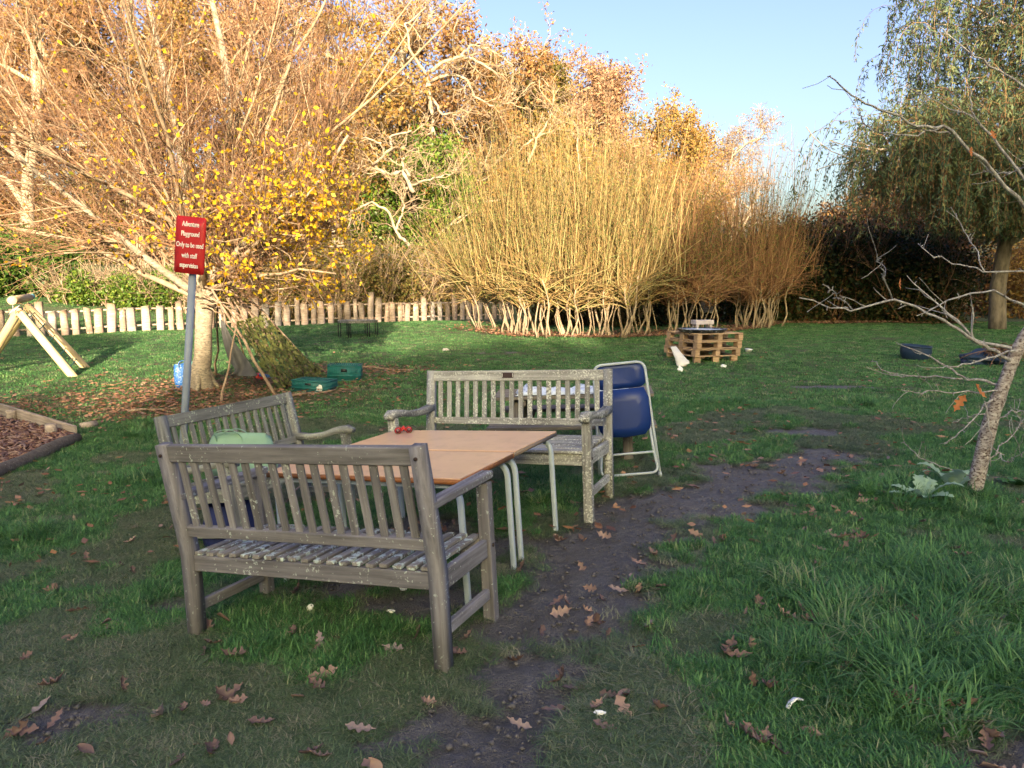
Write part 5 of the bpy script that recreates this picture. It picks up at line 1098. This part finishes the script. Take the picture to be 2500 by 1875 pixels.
# ------------------------------------------------------------------ living willow screen
gw = 'willow clumps of the living screen'
def willow(px, py, hgt, k, lean=0.0, rods=420, mat='willow_rod', nst=6, lab='', dense=0, leaves=1300, fan=.16, off=0.0):
    g = np.random.default_rng(400 + k); b0 = U(px, py); b0 = Vector((b0.x, b0.y + off, float(gz(b0.x, b0.y + off)))); r = empty('willow_clump', b0, lab, 'willow', gw)
    ends = []
    for i in range(nst):
        a = g.uniform(0, 6.28); u_ = g.random() ** .6; o = np.array([math.cos(a) * .42 * u_ * (1 + dense * .6), math.sin(a) * .22, -.08]); w_ = g.normal(0, .11, 3); zt_ = g.uniform(1.25, 1.75); f1, f2 = g.uniform(3, 9, 2)
        P = [o + np.array([t * (lean * .5 + w_[0] + .14 * math.cos(a)) + .075 * math.sin(f1 * t + a), t * .25 * math.sin(a) + .06 * math.sin(f2 * t + 2 * a), t * zt_]) for t in np.linspace(0, 1, 8)]
        rr_ = g.uniform(.010, .032); q = MB(); q.tube(P, np.linspace(rr_, rr_ * .62, 8), 7); part(r, 'stem', q, M['willow_stem'], True); ends.append(np.array(P))
    E_ = np.stack(ends)
    # woven tangle at head height
    n = 150; src = on_lines(E_, n, g, .55); P = np.zeros((n, 7, 3)); P[:, 0] = src; dv = np.stack([g.choice([-1, 1], n) * g.uniform(.4, 1, n), g.normal(0, .35, n), g.uniform(.3, 1.1, n)], 1)
    L = g.uniform(.6, 1.7, n); src[:, 2] = np.maximum(src[:, 2], 1.12)
    for i in range(1, 7): dv /= np.linalg.norm(dv, axis=1, keepdims=True); P[:, i] = P[:, i - 1] + dv * (L / 6)[:, None]; dv[:, 2] += g.normal(-.09, .15, n); dv[:, :2] += g.normal(0, .12, (n, 2))
    q = MB(); q.tubes(P, np.broadcast_to(np.linspace(.011, .005, 7), (n, 7)), 4, False)
    src2 = np.concatenate([on_lines(P, rods // 2, g), on_lines(E_, rods - rods // 2, g, .75)]); src2 = src2[src2[:, 2] > 1.02]; n = len(src2); Q = np.zeros((n, 7, 3)); Q[:, 0] = src2
    top_h = hgt * (.34 + .72 * g.random(n) ** 1.5); dv = np.stack([g.normal(lean * .35, fan, n) + .10 * (src2[:, 0]), g.normal(0, fan * .8, n), np.ones(n)], 1); L = np.maximum(.5, top_h - src2[:, 2])
    for i in range(1, 7): dv /= np.linalg.norm(dv, axis=1, keepdims=True); Q[:, i] = Q[:, i - 1] + dv * (L / 6)[:, None]; dv += g.normal(0, .085, (n, 3)); dv[:, 2] += .075
    q.tubes(Q, g.uniform(.4, 1.6, (n, 1)) ** 1.3 * np.linspace(.0080, .0022, 7)[None], 3, False)
    sh, rs = spawn(Q, np.full((n, 7), .0048), int(n * 1.7), .15, .95, (.2, .8), (.25, .8), 4, .08, .06, .8, .5, g=g); q.tubes(sh, rs, 3, False)
    part(r, 'rods', q, M[mat], False, 'stuff')
    pl = np.concatenate([on_lines(Q, leaves, g, .35), on_lines(sh, leaves, g), on_lines(P, leaves // 3, g)]); V, F = leaf_cards(pl, .10, .22, g, .7); part(r, 'leaves', MB().add(V, F), M['willow_leaf'], False, 'stuff')
def hpx(py, px, bpy): d = U(px, bpy).y; return (702 - py) / FPX * d + CAM_H - float(gz((px - 1250) / FPX * d, d))
WC = [(1195, 805, 470, -.9, 'willow_rod', 5, 'leftmost willow clump, its rods leaning out over the fence end'),
      (1240, 815, 330, -.35, 'willow_rod', 8, 'willow clump with many pale upright stems near the left end'),
      (1290, 818, 300, -.2, 'willow_rod', 6, 'golden willow clump third from the left end of the screen'),
      (1345, 824, 285, 0, 'willow_rod', 6, 'golden willow clump with a thick forked stub at its foot'),
      (1400, 822, 290, 0, 'willow_rod', 7, 'golden willow clump in the middle of the sunlit part'),
      (1450, 822, 300, 0, 'willow_rod', 6, 'golden willow clump right of the sunlit middle'),
      (1505, 824, 310, .05, 'willow_rod', 6, 'last fully sunlit willow clump'),
      (1550, 818, 330, .05, 'willow_rod', 5, 'willow clump where the sunlight fades'),
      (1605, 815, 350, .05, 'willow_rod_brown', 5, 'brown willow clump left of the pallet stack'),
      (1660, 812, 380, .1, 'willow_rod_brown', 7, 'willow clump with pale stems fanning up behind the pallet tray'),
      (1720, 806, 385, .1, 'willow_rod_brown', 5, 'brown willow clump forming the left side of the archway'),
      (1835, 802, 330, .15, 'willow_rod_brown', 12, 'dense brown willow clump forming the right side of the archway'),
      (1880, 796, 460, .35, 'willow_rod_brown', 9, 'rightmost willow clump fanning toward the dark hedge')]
for k, (px, bpy_, tpy, ln, mt, ns, lab) in enumerate(WC):
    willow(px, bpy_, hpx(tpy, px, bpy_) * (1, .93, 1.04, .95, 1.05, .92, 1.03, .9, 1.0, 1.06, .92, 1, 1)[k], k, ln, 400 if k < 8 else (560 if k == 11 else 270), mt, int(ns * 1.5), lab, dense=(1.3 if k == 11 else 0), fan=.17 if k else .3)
# arched rods over the gateway
a0, a1 = U(1728, 806), U(1822, 802); ar = empty('willow_arch', a0, 'arch of bent willow rods over the gap in the screen', 'willow arch'); g = np.random.default_rng(470); n = 70; P = np.zeros((n, 9, 3))
for i, t in enumerate(np.linspace(0, 1, 9)):
    P[:, i, 0] = (a1.x - a0.x) * (t + .10 * g.normal(size=n) * (1 if 0 < t < 1 else .6)); P[:, i, 1] = g.normal(0, .12, n); P[:, i, 2] = .5 * math.sin(math.pi * t) ** .7 + .95 + .16 * g.normal(size=n)
q = MB(); q.tubes(P, np.broadcast_to(np.linspace(.012, .006, 9), (n, 9)), 4, False); part(ar, 'rods', q, M['willow_rod_brown'], False, 'stuff')

# ------------------------------------------------------------------ weeping willow
wb_ = Vector((14.2, 22.5, float(gz(14.2, 22.5)))); wt = empty('weeping_willow', wb_, 'tall weeping willow with hanging green foliage at the right', 'tree'); g = np.random.default_rng(77)
tr = poly([(0, 0, -.3), (-.1, 0, 1.2), (.1, .1, 2.8), (.0, 0, 4.6), (.3, 0, 7.0), (.4, 0, 10.0)], 11); Rt = np.linspace(.25, .08, 11)[None]; q = MB(); q.tubes(tr, Rt, 10); part(wt, 'trunk', q, M['dark_bark'], True)
A, RA = spawn(tr, Rt, 34, .35, 1, (.5, 1.25), (2.0, 4.6), 9, .12, .03, .5, .25, .35, g=g)
Bx = poly([(0, 0, 3.3), (-1.2, -.3, 4.2), (-2.6, -.5, 4.9), (-4.0, -.6, 5.0), (-5.0, -.6, 4.6)], 9); A = np.concatenate([A, Bx]); RA = np.concatenate([RA, np.linspace(.09, .02, 9)[None]])
B, RB = spawn(A, RA, 260, .2, 1, (.3, 1.0), (.6, 1.7), 6, .12, -.02, .55, .3, g=g)
q = MB(); q.tubes(A, RA, 6, False); q.tubes(B, np.maximum(RB, .012), 4, False); part(wt, 'limbs', q, M['oak_bark'], True, 'stuff')
n = 2700; LOB = [((.4, 0, 8.6), (4.0, 3.6, 3.6), .42), ((-1.6, -.4, 5.4), (3.6, 2.6, 1.4), .28), ((1.0, -1.0, 4.6), (4.6, 2.8, 1.5), .30)]
kk_ = g.choice(3, n, p=[l[2] for l in LOB]); d_ = g.normal(size=(n, 3)); d_ /= np.linalg.norm(d_, axis=1, keepdims=True); d_ *= g.random((n, 1)) ** .4
st_ = np.array([LOB[k][0] for k in kk_]) + d_ * np.array([LOB[k][1] for k in kk_]); P = np.zeros((n, 8, 3)); P[:, 0] = st_; dv = g.normal(0, .5, (n, 3)); dv[:, 2] = .1; L = g.uniform(.8, 2.6, n); L = np.minimum(L * np.where(kk_ == 0, 1.0, 1.25), st_[:, 2] - np.where(kk_ == 2, 2.2, 1.9)); sway = g.normal(0, .10, (n, 2))
for i in range(1, 8):
    dv /= np.linalg.norm(dv, axis=1, keepdims=True); P[:, i] = P[:, i - 1] + dv * (L / 7)[:, None]; dv[:, 2] -= .55; dv[:, :2] = dv[:, :2] * .8 + sway * .35 + g.normal(0, .07, (n, 2))
q = MB(); q.tubes(P, np.full((n, 8), .006), 3, False); part(wt, 'strands', q, M['willow_rod_brown'], False, 'stuff')
pl = on_lines(P, 125000, g) + g.normal(0, .04, (125000, 3)); V, F = leaf_cards(pl, .15, .24, g, 1.3); part(wt, 'foliage', MB().add(V, F), M['weeping_leaf'], False, 'stuff')

# ------------------------------------------------------------------ young lichened tree close by at the right
yt = empty('young_tree', TREE_J, 'slender young tree with spotted bark and bare lichened twigs close by at the right', 'tree'); ty = TREE_J.y; g = np.random.default_rng(88)
yr = lambda px, py, dy=0: np.array(at(px, py, ty + dy) - TREE_J)
q = MB(); P = poly([np.array([-.01, 0, -.12]), yr(2381, 1190), yr(2398, 1110), yr(2415, 1040), yr(2432, 985), yr(2452, 935), yr(2472, 880), yr(2492, 840), yr(2530, 780), yr(2590, 680), yr(2650, 560), yr(2680, 420), yr(2690, 250), yr(2680, 60)], 26); Rr = np.interp(np.linspace(0, 1, 26), [0, .1, .3, .6, 1], [.062, .050, .045, .038, .02])[None] * (1 + .06 * g.normal(size=(1, 26))); q.tubes(P, Rr, 14); part(yt, 'trunk', q, M['birch'], True)
BR = [([(2472, 880), (2431, 862), (2400, 844), (2327, 794), (2264, 762), (2178, 731), (2083, 757), (2033, 753), (1954, 724)], .016, -.35),
      ([(2485, 855), (2386, 834), (2332, 780), (2269, 726), (2214, 672)], .014, .3),
      ([(2560, 740), (2499, 753), (2427, 708), (2327, 726), (2241, 771)], .012, -.5),
      ([(2463, 945), (2400, 928), (2354, 923), (2309, 893), (2241, 857), (2187, 835)], .013, .35),
      ([(2350, 925), (2275, 918), (2201, 920), (2160, 905), (2128, 880)], .007, .5),
      ([(2454, 952), (2400, 954), (2330, 958), (2264, 955), (2240, 962), (2201, 952)], .007, -.2),
      ([(2488, 853), (2440, 868), (2377, 884), (2330, 892), (2287, 898)], .009, -.4),
      ([(2450, 965), (2425, 975), (2404, 985), (2412, 1020), (2420, 1070), (2415, 1140)], .010, -.1),
      ([(2404, 985), (2390, 1010), (2350, 1050), (2310, 1085)], .006, -.3), ([(2420, 1010), (2380, 1010), (2360, 1020), (2330, 1030)], .005, .1),
      ([(2178, 731), (2160, 690), (2155, 650), (2135, 625)], .006, -.6), ([(2083, 757), (2060, 735), (2035, 715), (2010, 693)], .005, -.5),
      ([(2560, 560), (2500, 502), (2423, 416), (2378, 375), (2306, 307), (2238, 312), (2161, 271), (2098, 246), (2050, 208), (2023, 183)], .016, -.5),
      ([(2600, 560), (2500, 434), (2423, 334), (2378, 289), (2369, 253), (2372, 220)], .013, .2), ([(2306, 307), (2224, 335), (2150, 325), (2110, 300), (2095, 278)], .006, -.3),
      ([(2640, 330), (2500, 208), (2440, 170), (2378, 136), (2330, 95), (2288, 63)], .010, .4), ([(2378, 289), (2320, 265), (2260, 235), (2215, 215)], .005, .2),
      ([(2620, 640), (2500, 662), (2405, 665), (2340, 645), (2283, 626), (2240, 600)], .008, .3), ([(2405, 665), (2380, 610), (2350, 560), (2330, 520)], .005, .4), ([(2640, 420), (2520, 400), (2460, 425), (2400, 420)], .008, .5),
      ([(2440, 1020), (2470, 1005), (2500, 1000), (2540, 985)], .006, .3), ([(2420, 1090), (2460, 1130), (2500, 1100)], .005, -.3), ([(2400, 1170), (2300, 1140), (2240, 1110), (2210, 1080)], .004, .2), ([(2415, 1120), (2470, 1060), (2510, 1010)], .005, .4)]
lines = []
for pts_, r0, dy in BR:
    r0 *= .85
    m_ = len(pts_); P = poly([yr(px, py, dy * i / (m_ - 1)) for i, (px, py) in enumerate(pts_)], m_ * 3); P[0, 1:] += g.normal(0, .006, (m_ * 3 - 1, 3)); Rr = np.linspace(r0, max(.0028, r0 * .25), m_ * 3)[None]
    q = MB(); q.tubes(P, Rr, 7); part(yt, 'branch', q, M['birch_twig'], True); lines.append((P, Rr))
allP = [poly(l[0][0], 12) for l in lines]; allR = np.concatenate([np.interp(np.linspace(0, 1, 12), np.linspace(0, 1, l[1].shape[1]), l[1][0])[None] for l in lines]); allP = np.concatenate(allP)
T1, RT = spawn(allP, allR, 85, .3, 1, (.5, 1.1), (.06, .28), 5, .12, .03, .6, .5, g=g); q = MB(); q.tubes(T1, np.maximum(RT, .0018), 5, False)
T2, RT2 = spawn(allP, allR, 260, .1, 1, (.8, 1.5), (.012, .03), 3, .1, .0, 1, .6, g=g); q.tubes(T2, np.full((260, 3), .0028), 5, False); part(yt, 'twigs', q, M['birch_twig'], True, 'stuff')
def oak_leaf_mesh(L, wd, seed, curl=.2):
    g = np.random.default_rng(seed); n = 14; V = []; F = []
    for i in range(n + 1):
        t = i / n; env = math.sin(math.pi * min(1, t * .96 + .02)) ** .75 * (.55 + .6 * t); lob = .62 + .38 * math.cos(2 * math.pi * 3.6 * t + .5) ; hw = wd / 2 * env * (lob if t > .08 else .25) + .002
        z = curl * L * (t - .5) ** 2 * 1.2; zz = curl * hw * g.uniform(.5, 1.3)
        V += [(-hw * g.uniform(.85, 1.15), (t - .5) * L - .12 * hw, z + zz), (0, (t - .5) * L, z - .003), (hw * g.uniform(.85, 1.15), (t - .5) * L - .12 * hw, z + zz * g.uniform(.2, 1.2))]
    for i in range(n):
        b_ = 3 * i; F += [[b_, b_ + 1, b_ + 4, b_ + 3], [b_ + 1, b_ + 2, b_ + 5, b_ + 4]]
    return mesh_np('leaf', V, [np.array(F)], True)
ol = oak_leaf_mesh(.13, .075, 3, .3); ol.materials.append(M['orange_leaf'])
for (px, py, rx, ry, rz, dy) in ((2342, 985, 1.2, .5, -.5, -.2), (2392, 955, 1.1, -.6, .9, -.1), (2196, 693, 1.4, .3, .7, -.6), (2370, 372, 1.3, .2, .3, -.2), (2425, 330, 1.2, -.3, -.2, 0)):
    o = link('leaf', ol, None, yt); o.location = yr(px, py, dy); o.rotation_euler = (rx, ry, rz); k_ = .55 if py < 800 else 1; o.scale = (k_, k_, k_)

# ------------------------------------------------------------------ thistles and weeds at its foot
def rosette(c, n, L, wd, m, label, name, seed, erect=.6):
    g = np.random.default_rng(seed); r = empty(name, c, label, 'plant'); me_ = []
    for k in range(n):
        N_ = 13; V = []; F = []
        for i in range(N_):
            t = i / (N_ - 1); hw = wd / 2 * math.sin(math.pi * (t * .9 + .08)) ** .8 * (1 if i % 2 else .55); z = L * erect * (math.sin(t * 1.9)) * .75; V += [(-hw, t * L, z + hw * .25), (0, t * L * .98, z), (hw, t * L, z + hw * .3)]
        for i in range(N_ - 1): b_ = 3 * i; F += [[b_, b_ + 1, b_ + 4, b_ + 3], [b_ + 1, b_ + 2, b_ + 5, b_ + 4]]
        o = MB().add(V, np.array(F)).build('leaf', m, r); s_ = g.uniform(.7, 1.15); o.scale = (s_, s_, s_ * g.uniform(.6, 1.3)); o.rotation_euler = (0, g.normal(0, .2), 2 * math.pi * k / n + g.normal(0, .25))
    return r
rosette(U(2245, 1228), 9, .22, .10, M['thistle'], 'silvery thistle rosette in long grass, left of the other', 'thistle', 1, .75)
rosette(U(2325, 1200), 8, .24, .11, M['thistle'], 'silvery thistle rosette beside the young tree trunk', 'thistle', 2, .9)
rosette(U(2400, 1235), 9, .13, .07, M['weed'], 'dark green dock leaves at the foot of the young tree', 'dock_plant', 3, .5)
rosette(U(2480, 1190), 8, .13, .08, M['weed'], 'dark green dock leaves right of the young tree', 'dock_plant', 4, .5)
p = U(2358, 1198); lump('puffball', M['litter_white'], p + Vector((0, -.05, .10)), (.012, .012, .010), 2, 'tiny white flower head beside the thistle', 'flower', .05)

# ------------------------------------------------------------------ fallen leaves: the near ones singly on the lawn, the rest as one litter
g = np.random.default_rng(99)
OM = [oak_leaf_mesh(.115, .072, 10 + k, c_) for k, c_ in enumerate((.3, .6, .95, .5, .8, .2))]
for k in range(3):
    me = leaf_mesh(.085 + .012 * k, .046); OM.append(me)
for me in OM: me.materials.append(M['dead_leaf_obj'])
spots = []
for px, py in ((1510, 1445), (1560, 1450), (1605, 1448), (1470, 1470), (1360, 1480), (1380, 1478), (1270, 1400), (1370, 1500), (510, 1545), (520, 1582), (1260, 1620), (1455, 1738), (1525, 1745), (1610, 1746), (1780, 1600), (1800, 1612), (1830, 1590), (1840, 1690), (1880, 1700), (2130, 1320), (2290, 1365), (2230, 1730), (2215, 1740), (760, 1850), (780, 1860), (90, 1745), (300, 1690), (560, 1720), (880, 1795), (1860, 1830), (1900, 1840), (1780, 1790), (2060, 1665), (2350, 1750), (2420, 1820), (960, 1600), (720, 1560), (790, 1660), (1200, 1500), (1970, 1560), (2150, 1480), (2000, 1350), (1930, 1240), (1640, 1330), (1700, 1310), (190, 1500), (270, 1540), (320, 1330), (130, 1450), (1020, 1555), (2370, 1410), (2440, 1530), (60, 1620), (640, 1780)):
    v = U(px, py); spots.append((v.x, v.y))
while len(spots) < 300:
    y = g.uniform(1.7, 6.2); x = g.uniform(-1, 1) * (y * .68 + .2)
    if vnoise(x, y, .8, 60) > .42:
        spots.append((x, y))
        while g.random() < .45 and len(spots) < 300: spots.append((x + g.normal(0, .09), y + g.normal(0, .09)))
for i, (x, y) in enumerate(spots):
    o = link('leaf', OM[int(g.integers(0, 9 if i > 54 else 6))], None, ground); lz = .022 if lushness(x, y) > .9 else .010
    o.location = (x, y, float(gz(x, y)) + lz - .012 * float(mud(x, y)) + .012); o.rotation_euler = (g.normal(0, .42), g.normal(0, .42), g.uniform(0, 6.28)); s_ = g.uniform(.6, 1.15) * (.85 if i > 54 else 1); o.scale = (s_ * g.uniform(.75, 1.1), s_, s_)
ys = g.uniform(4.5, 16, 9000) ; xs = g.uniform(-1, 1, 9000) * (ys * .7 + .4); kp = (g.random(9000) < .07 + .25 * (fbm(xs, ys, .9, 70) > .55) * (ys < 9) + .9 * litter(xs, ys))
xs, ys = xs[kp], ys[kp]
xl = [xs]; yl = [ys]
for (c, rx, ry) in LIT: n = int(1350 * rx * ry / 4); xl.append(c[0] + g.normal(0, .5, n) * rx); yl.append(c[1] + g.normal(0, .5, n) * ry)
xs, ys = np.concatenate(xl), np.concatenate(yl); kp = ~in_bed(xs, ys); xs, ys = xs[kp], ys[kp]
V, F = leaf_cards(np.stack([xs, ys, gz(xs, ys) + .022 + g.uniform(0, .02, len(xs))], 1), .085, .55, g); V = V.reshape(-1, 4, 3); V[:, :, 2] = V[:, :1, 2] + (V[:, :, 2] - V[:, :1, 2]) * .35 ; lv = link('fallen_leaves', MB().add(V.reshape(-1, 3), F).mesh('fallen_leaves'), M['dead_leaf']); tag(lv, 'brown fallen leaves scattered under the hornbeam and over the lawn', kind='stuff')
# leaf litter under the willows and hedge
n = 9000; t = g.random(n); xs = lerp(-1.2, 15, t) + g.normal(0, .4, n); ys = np.interp(xs, [-1.2, 0, 2, 5, 7.5, 9, 15], [20.6, 19.8, 19.4, 20.6, 23.2, 25.5, 25.5]) + np.abs(g.normal(0, .9, n)) - .25
V, F = leaf_cards(np.stack([xs, ys, gz(xs, ys) + .02 + g.uniform(0, .03, n)], 1), .10, .6, g); V = V.reshape(-1, 4, 3); V[:, :, 2] = V[:, :1, 2] + np.abs(V[:, :, 2] - V[:, :1, 2]) * .35; lv = link('leaf_litter', MB().add(V.reshape(-1, 3), F).mesh('leaf_litter'), M['dead_leaf']); tag(lv, 'brown leaf litter along the foot of the willow screen and hedge', kind='stuff')

# crumbs of trodden earth on the bare ground
n = 16000; ys = g.uniform(1.75, 7.0, n); xs = g.uniform(-1, 1, n) * (ys * .66 + .2); kp = g.random(n) < np.clip(mud(xs, ys) * 1.3 - .1, 0, 1); xs, ys = xs[kp], ys[kp]; n = len(xs)
oc = np.array([[1, 0, 0], [0, 1, 0], [-1, 0, 0], [0, -1, 0], [0, 0, 1], [0, 0, -1]], float); of = np.array([[0, 1, 4], [1, 2, 4], [2, 3, 4], [3, 0, 4], [1, 0, 5], [2, 1, 5], [3, 2, 5], [0, 3, 5]])
sz = (g.random(n) ** 3 * .016 + .004)[:, None, None]; V = oc[None] * sz * g.uniform(.5, 1.4, (n, 6, 1)) * np.array([1, 1, .6]); th_ = g.uniform(0, 6.28, n)[:, None]; V = np.stack([V[..., 0] * np.cos(th_) - V[..., 1] * np.sin(th_), V[..., 0] * np.sin(th_) + V[..., 1] * np.cos(th_), V[..., 2]], -1)
V += np.stack([xs, ys, gz(xs, ys) - .008], 1)[:, None]; o = link('soil_crumbs', mesh_np('soil_crumbs', V.reshape(-1, 3), [(np.arange(n)[:, None, None] * 6 + of[None]).reshape(-1, 3)]), plain('muddy_crumbs', (.095, .088, .091), .6)); tag(o, 'crumbs of trodden earth on the muddy path', kind='stuff')
# ------------------------------------------------------------------ sticks, litter
def stick(px0, py0, px1, py1, r, label):
    a, b_ = U(px0, py0), U(px1, py1); P = poly([(lerp(a, b_, t) - a) + Vector((0, 0, .03 + .012 * math.sin(7 * t))) for t in np.linspace(0, 1, 7)], 9); q = MB(); q.tubes(P, np.linspace(r, r * .5, 9)[None], 7); o = q.build('stick', M['stick'], None, True); o.location = a; tag(o, label, 'stick', 'sticks lying on the lawn')
stick(312, 1010, 455, 1000, .018, 'long broken stick on the lawn left of the side bench'); stick(710, 972, 820, 957, .020, 'stick lying in front of the labelled green crate'); stick(870, 900, 1010, 908, .016, 'thin stick in the grass right of the green crates'); stick(1752, 990, 1800, 981, .014, 'short pale stick in the grass between the blue chair and the planter'); stick(735, 1195, 650, 1290, .008, 'thin stick under the tables')
p = U(216, 1047); a_ = U(198, 1050); b_ = U(236, 1043); q = MB(); q.tube([tuple(Vector((0, 0, .04))), tuple(b_ - a_ + Vector((0, 0, .04)))], .045, 12); o = q.build('log_offcut', M['edging'], None, True); o.location = a_; tag(o, 'short split log offcut lying behind the wood chip bed', 'log')
def scrap(px, py, size, seed, label, cat='litter', m='litter_white'):
    p = U(px, py); lump('litter_piece', M[m], p + Vector((0, 0, .022)), size, seed, label, cat, .22)
sp = U(1940, 1740); P = [(-.035, -.012, .03), (-.015, .0, .04), (.01, .008, .044), (.035, .006, .036)]; V, F = sweep_rect(P, .016, .006, (0.25, -.95, .1)); q = MB().add(V, F); o = q.build('plastic_strip', M['litter_white']); o.location = sp; o.rotation_euler = (0, -.1, .25); o['label'] = 'curved white plastic strip in the grass at the front right'; o['category'] = 'litter'
scrap(1465, 1757, (.020, .010, .008), 3, 'small flat white scrap on the mud at the front'); scrap(922, 1432, (.010, .008, .012), 4, 'tiny white scrap under the nearest bench, left of two'); scrap(985, 1448, (.018, .012, .012), 5, 'crumpled white scrap under the nearest bench, right of two'); scrap(758, 1495, (.016, .012, .016), 6, 'small cream plastic piece on the bare earth behind the nearest bench'); scrap(955, 1503, (.018, .010, .008), 7, 'flat white scrap at the grass edge below the nearest bench'); scrap(1660, 907, (.05, .04, .06), 8, 'small white lump in the grass left of the pallet stack'); scrap(1766, 897, (.045, .035, .03), 9, 'white pebble in the grass in front of the pallet stack'); scrap(1088, 857, (.07, .05, .04), 10, 'pale stone on the bare strip beyond the pale bench', 'stone', 'info_board')

# ------------------------------------------------------------------ unseen wood added behind the camera, its outline shaped to shade the near lawn
EL = math.tan(SUN_EL); YC = -45.0
shade_line = [(-60, 9.0), (-6, 9.0), (-4.2, 9.0), (-2.6, 8.7), (-1.8, 8.4), (-1.6, 8.6), (-1.4, 9.2), (-1.05, 9.7), (-.7, 9.75), (.2, 9.75), (.45, 10.1), (.8, 10.1), (1.9, 10.3), (4, 10.9), (6.8, 11.0), (7.8, 13.2), (8.8, 14.2), (11.1, 16.2), (16, 17.7), (60, 18.5)]
g = np.random.default_rng(123); mbw = MB()
bm = bmesh.new(); bmesh.ops.create_icosphere(bm, subdivisions=2, radius=1); bV = np.array([v.co[:] for v in bm.verts]); bF = np.array([[v.index for v in f.verts] for f in bm.faces]); bm.free()
def crown(c, r, seed, amp=.10):
    d = bV; k = 1 + amp * (fbm(d[:, 0] * 3 + seed, d[:, 2] * 3 + d[:, 1], 1.0, 80) - .5) * 2; mbw.add(np.array(c) + d * k[:, None] * np.array(r), bF)
x = -58.0
while x < 60:
    h = float(np.interp(x + SUN_DX * (YC + 25), [a for a, _ in shade_line], [b_ for _, b_ in shade_line])) - EL * (YC + 25) + (.30 if -4 < x < 16 else 0); wd = .30 if -4 < x < 16 else 3.2
    crown((x, YC + g.uniform(-.6, .6), h * .5 + (.05 if x < 8 else .4) * g.normal()), (wd, 2.0, h * .515), x, .012 if wd < 1 else .10); x += wd * .55
SH_ = SUN_DX * (-YC - 25); ZH_ = -EL * (YC + 25)
crown((-9.0 + SH_, YC, 10.75 + ZH_), (4.6, 1.5, 1.2), 5); crown((-12.5 + SH_, YC, 6 + ZH_), (1.6, 1.5, 5.5), 6)  # added lumps, placed to throw the dark patch on the left lawn
o = mbw.build('shade_caster', M['hedge_leaf'], None, True); tag(o, 'unseen dark wood added behind the viewer, shaped to shade the lawn', kind='stuff')
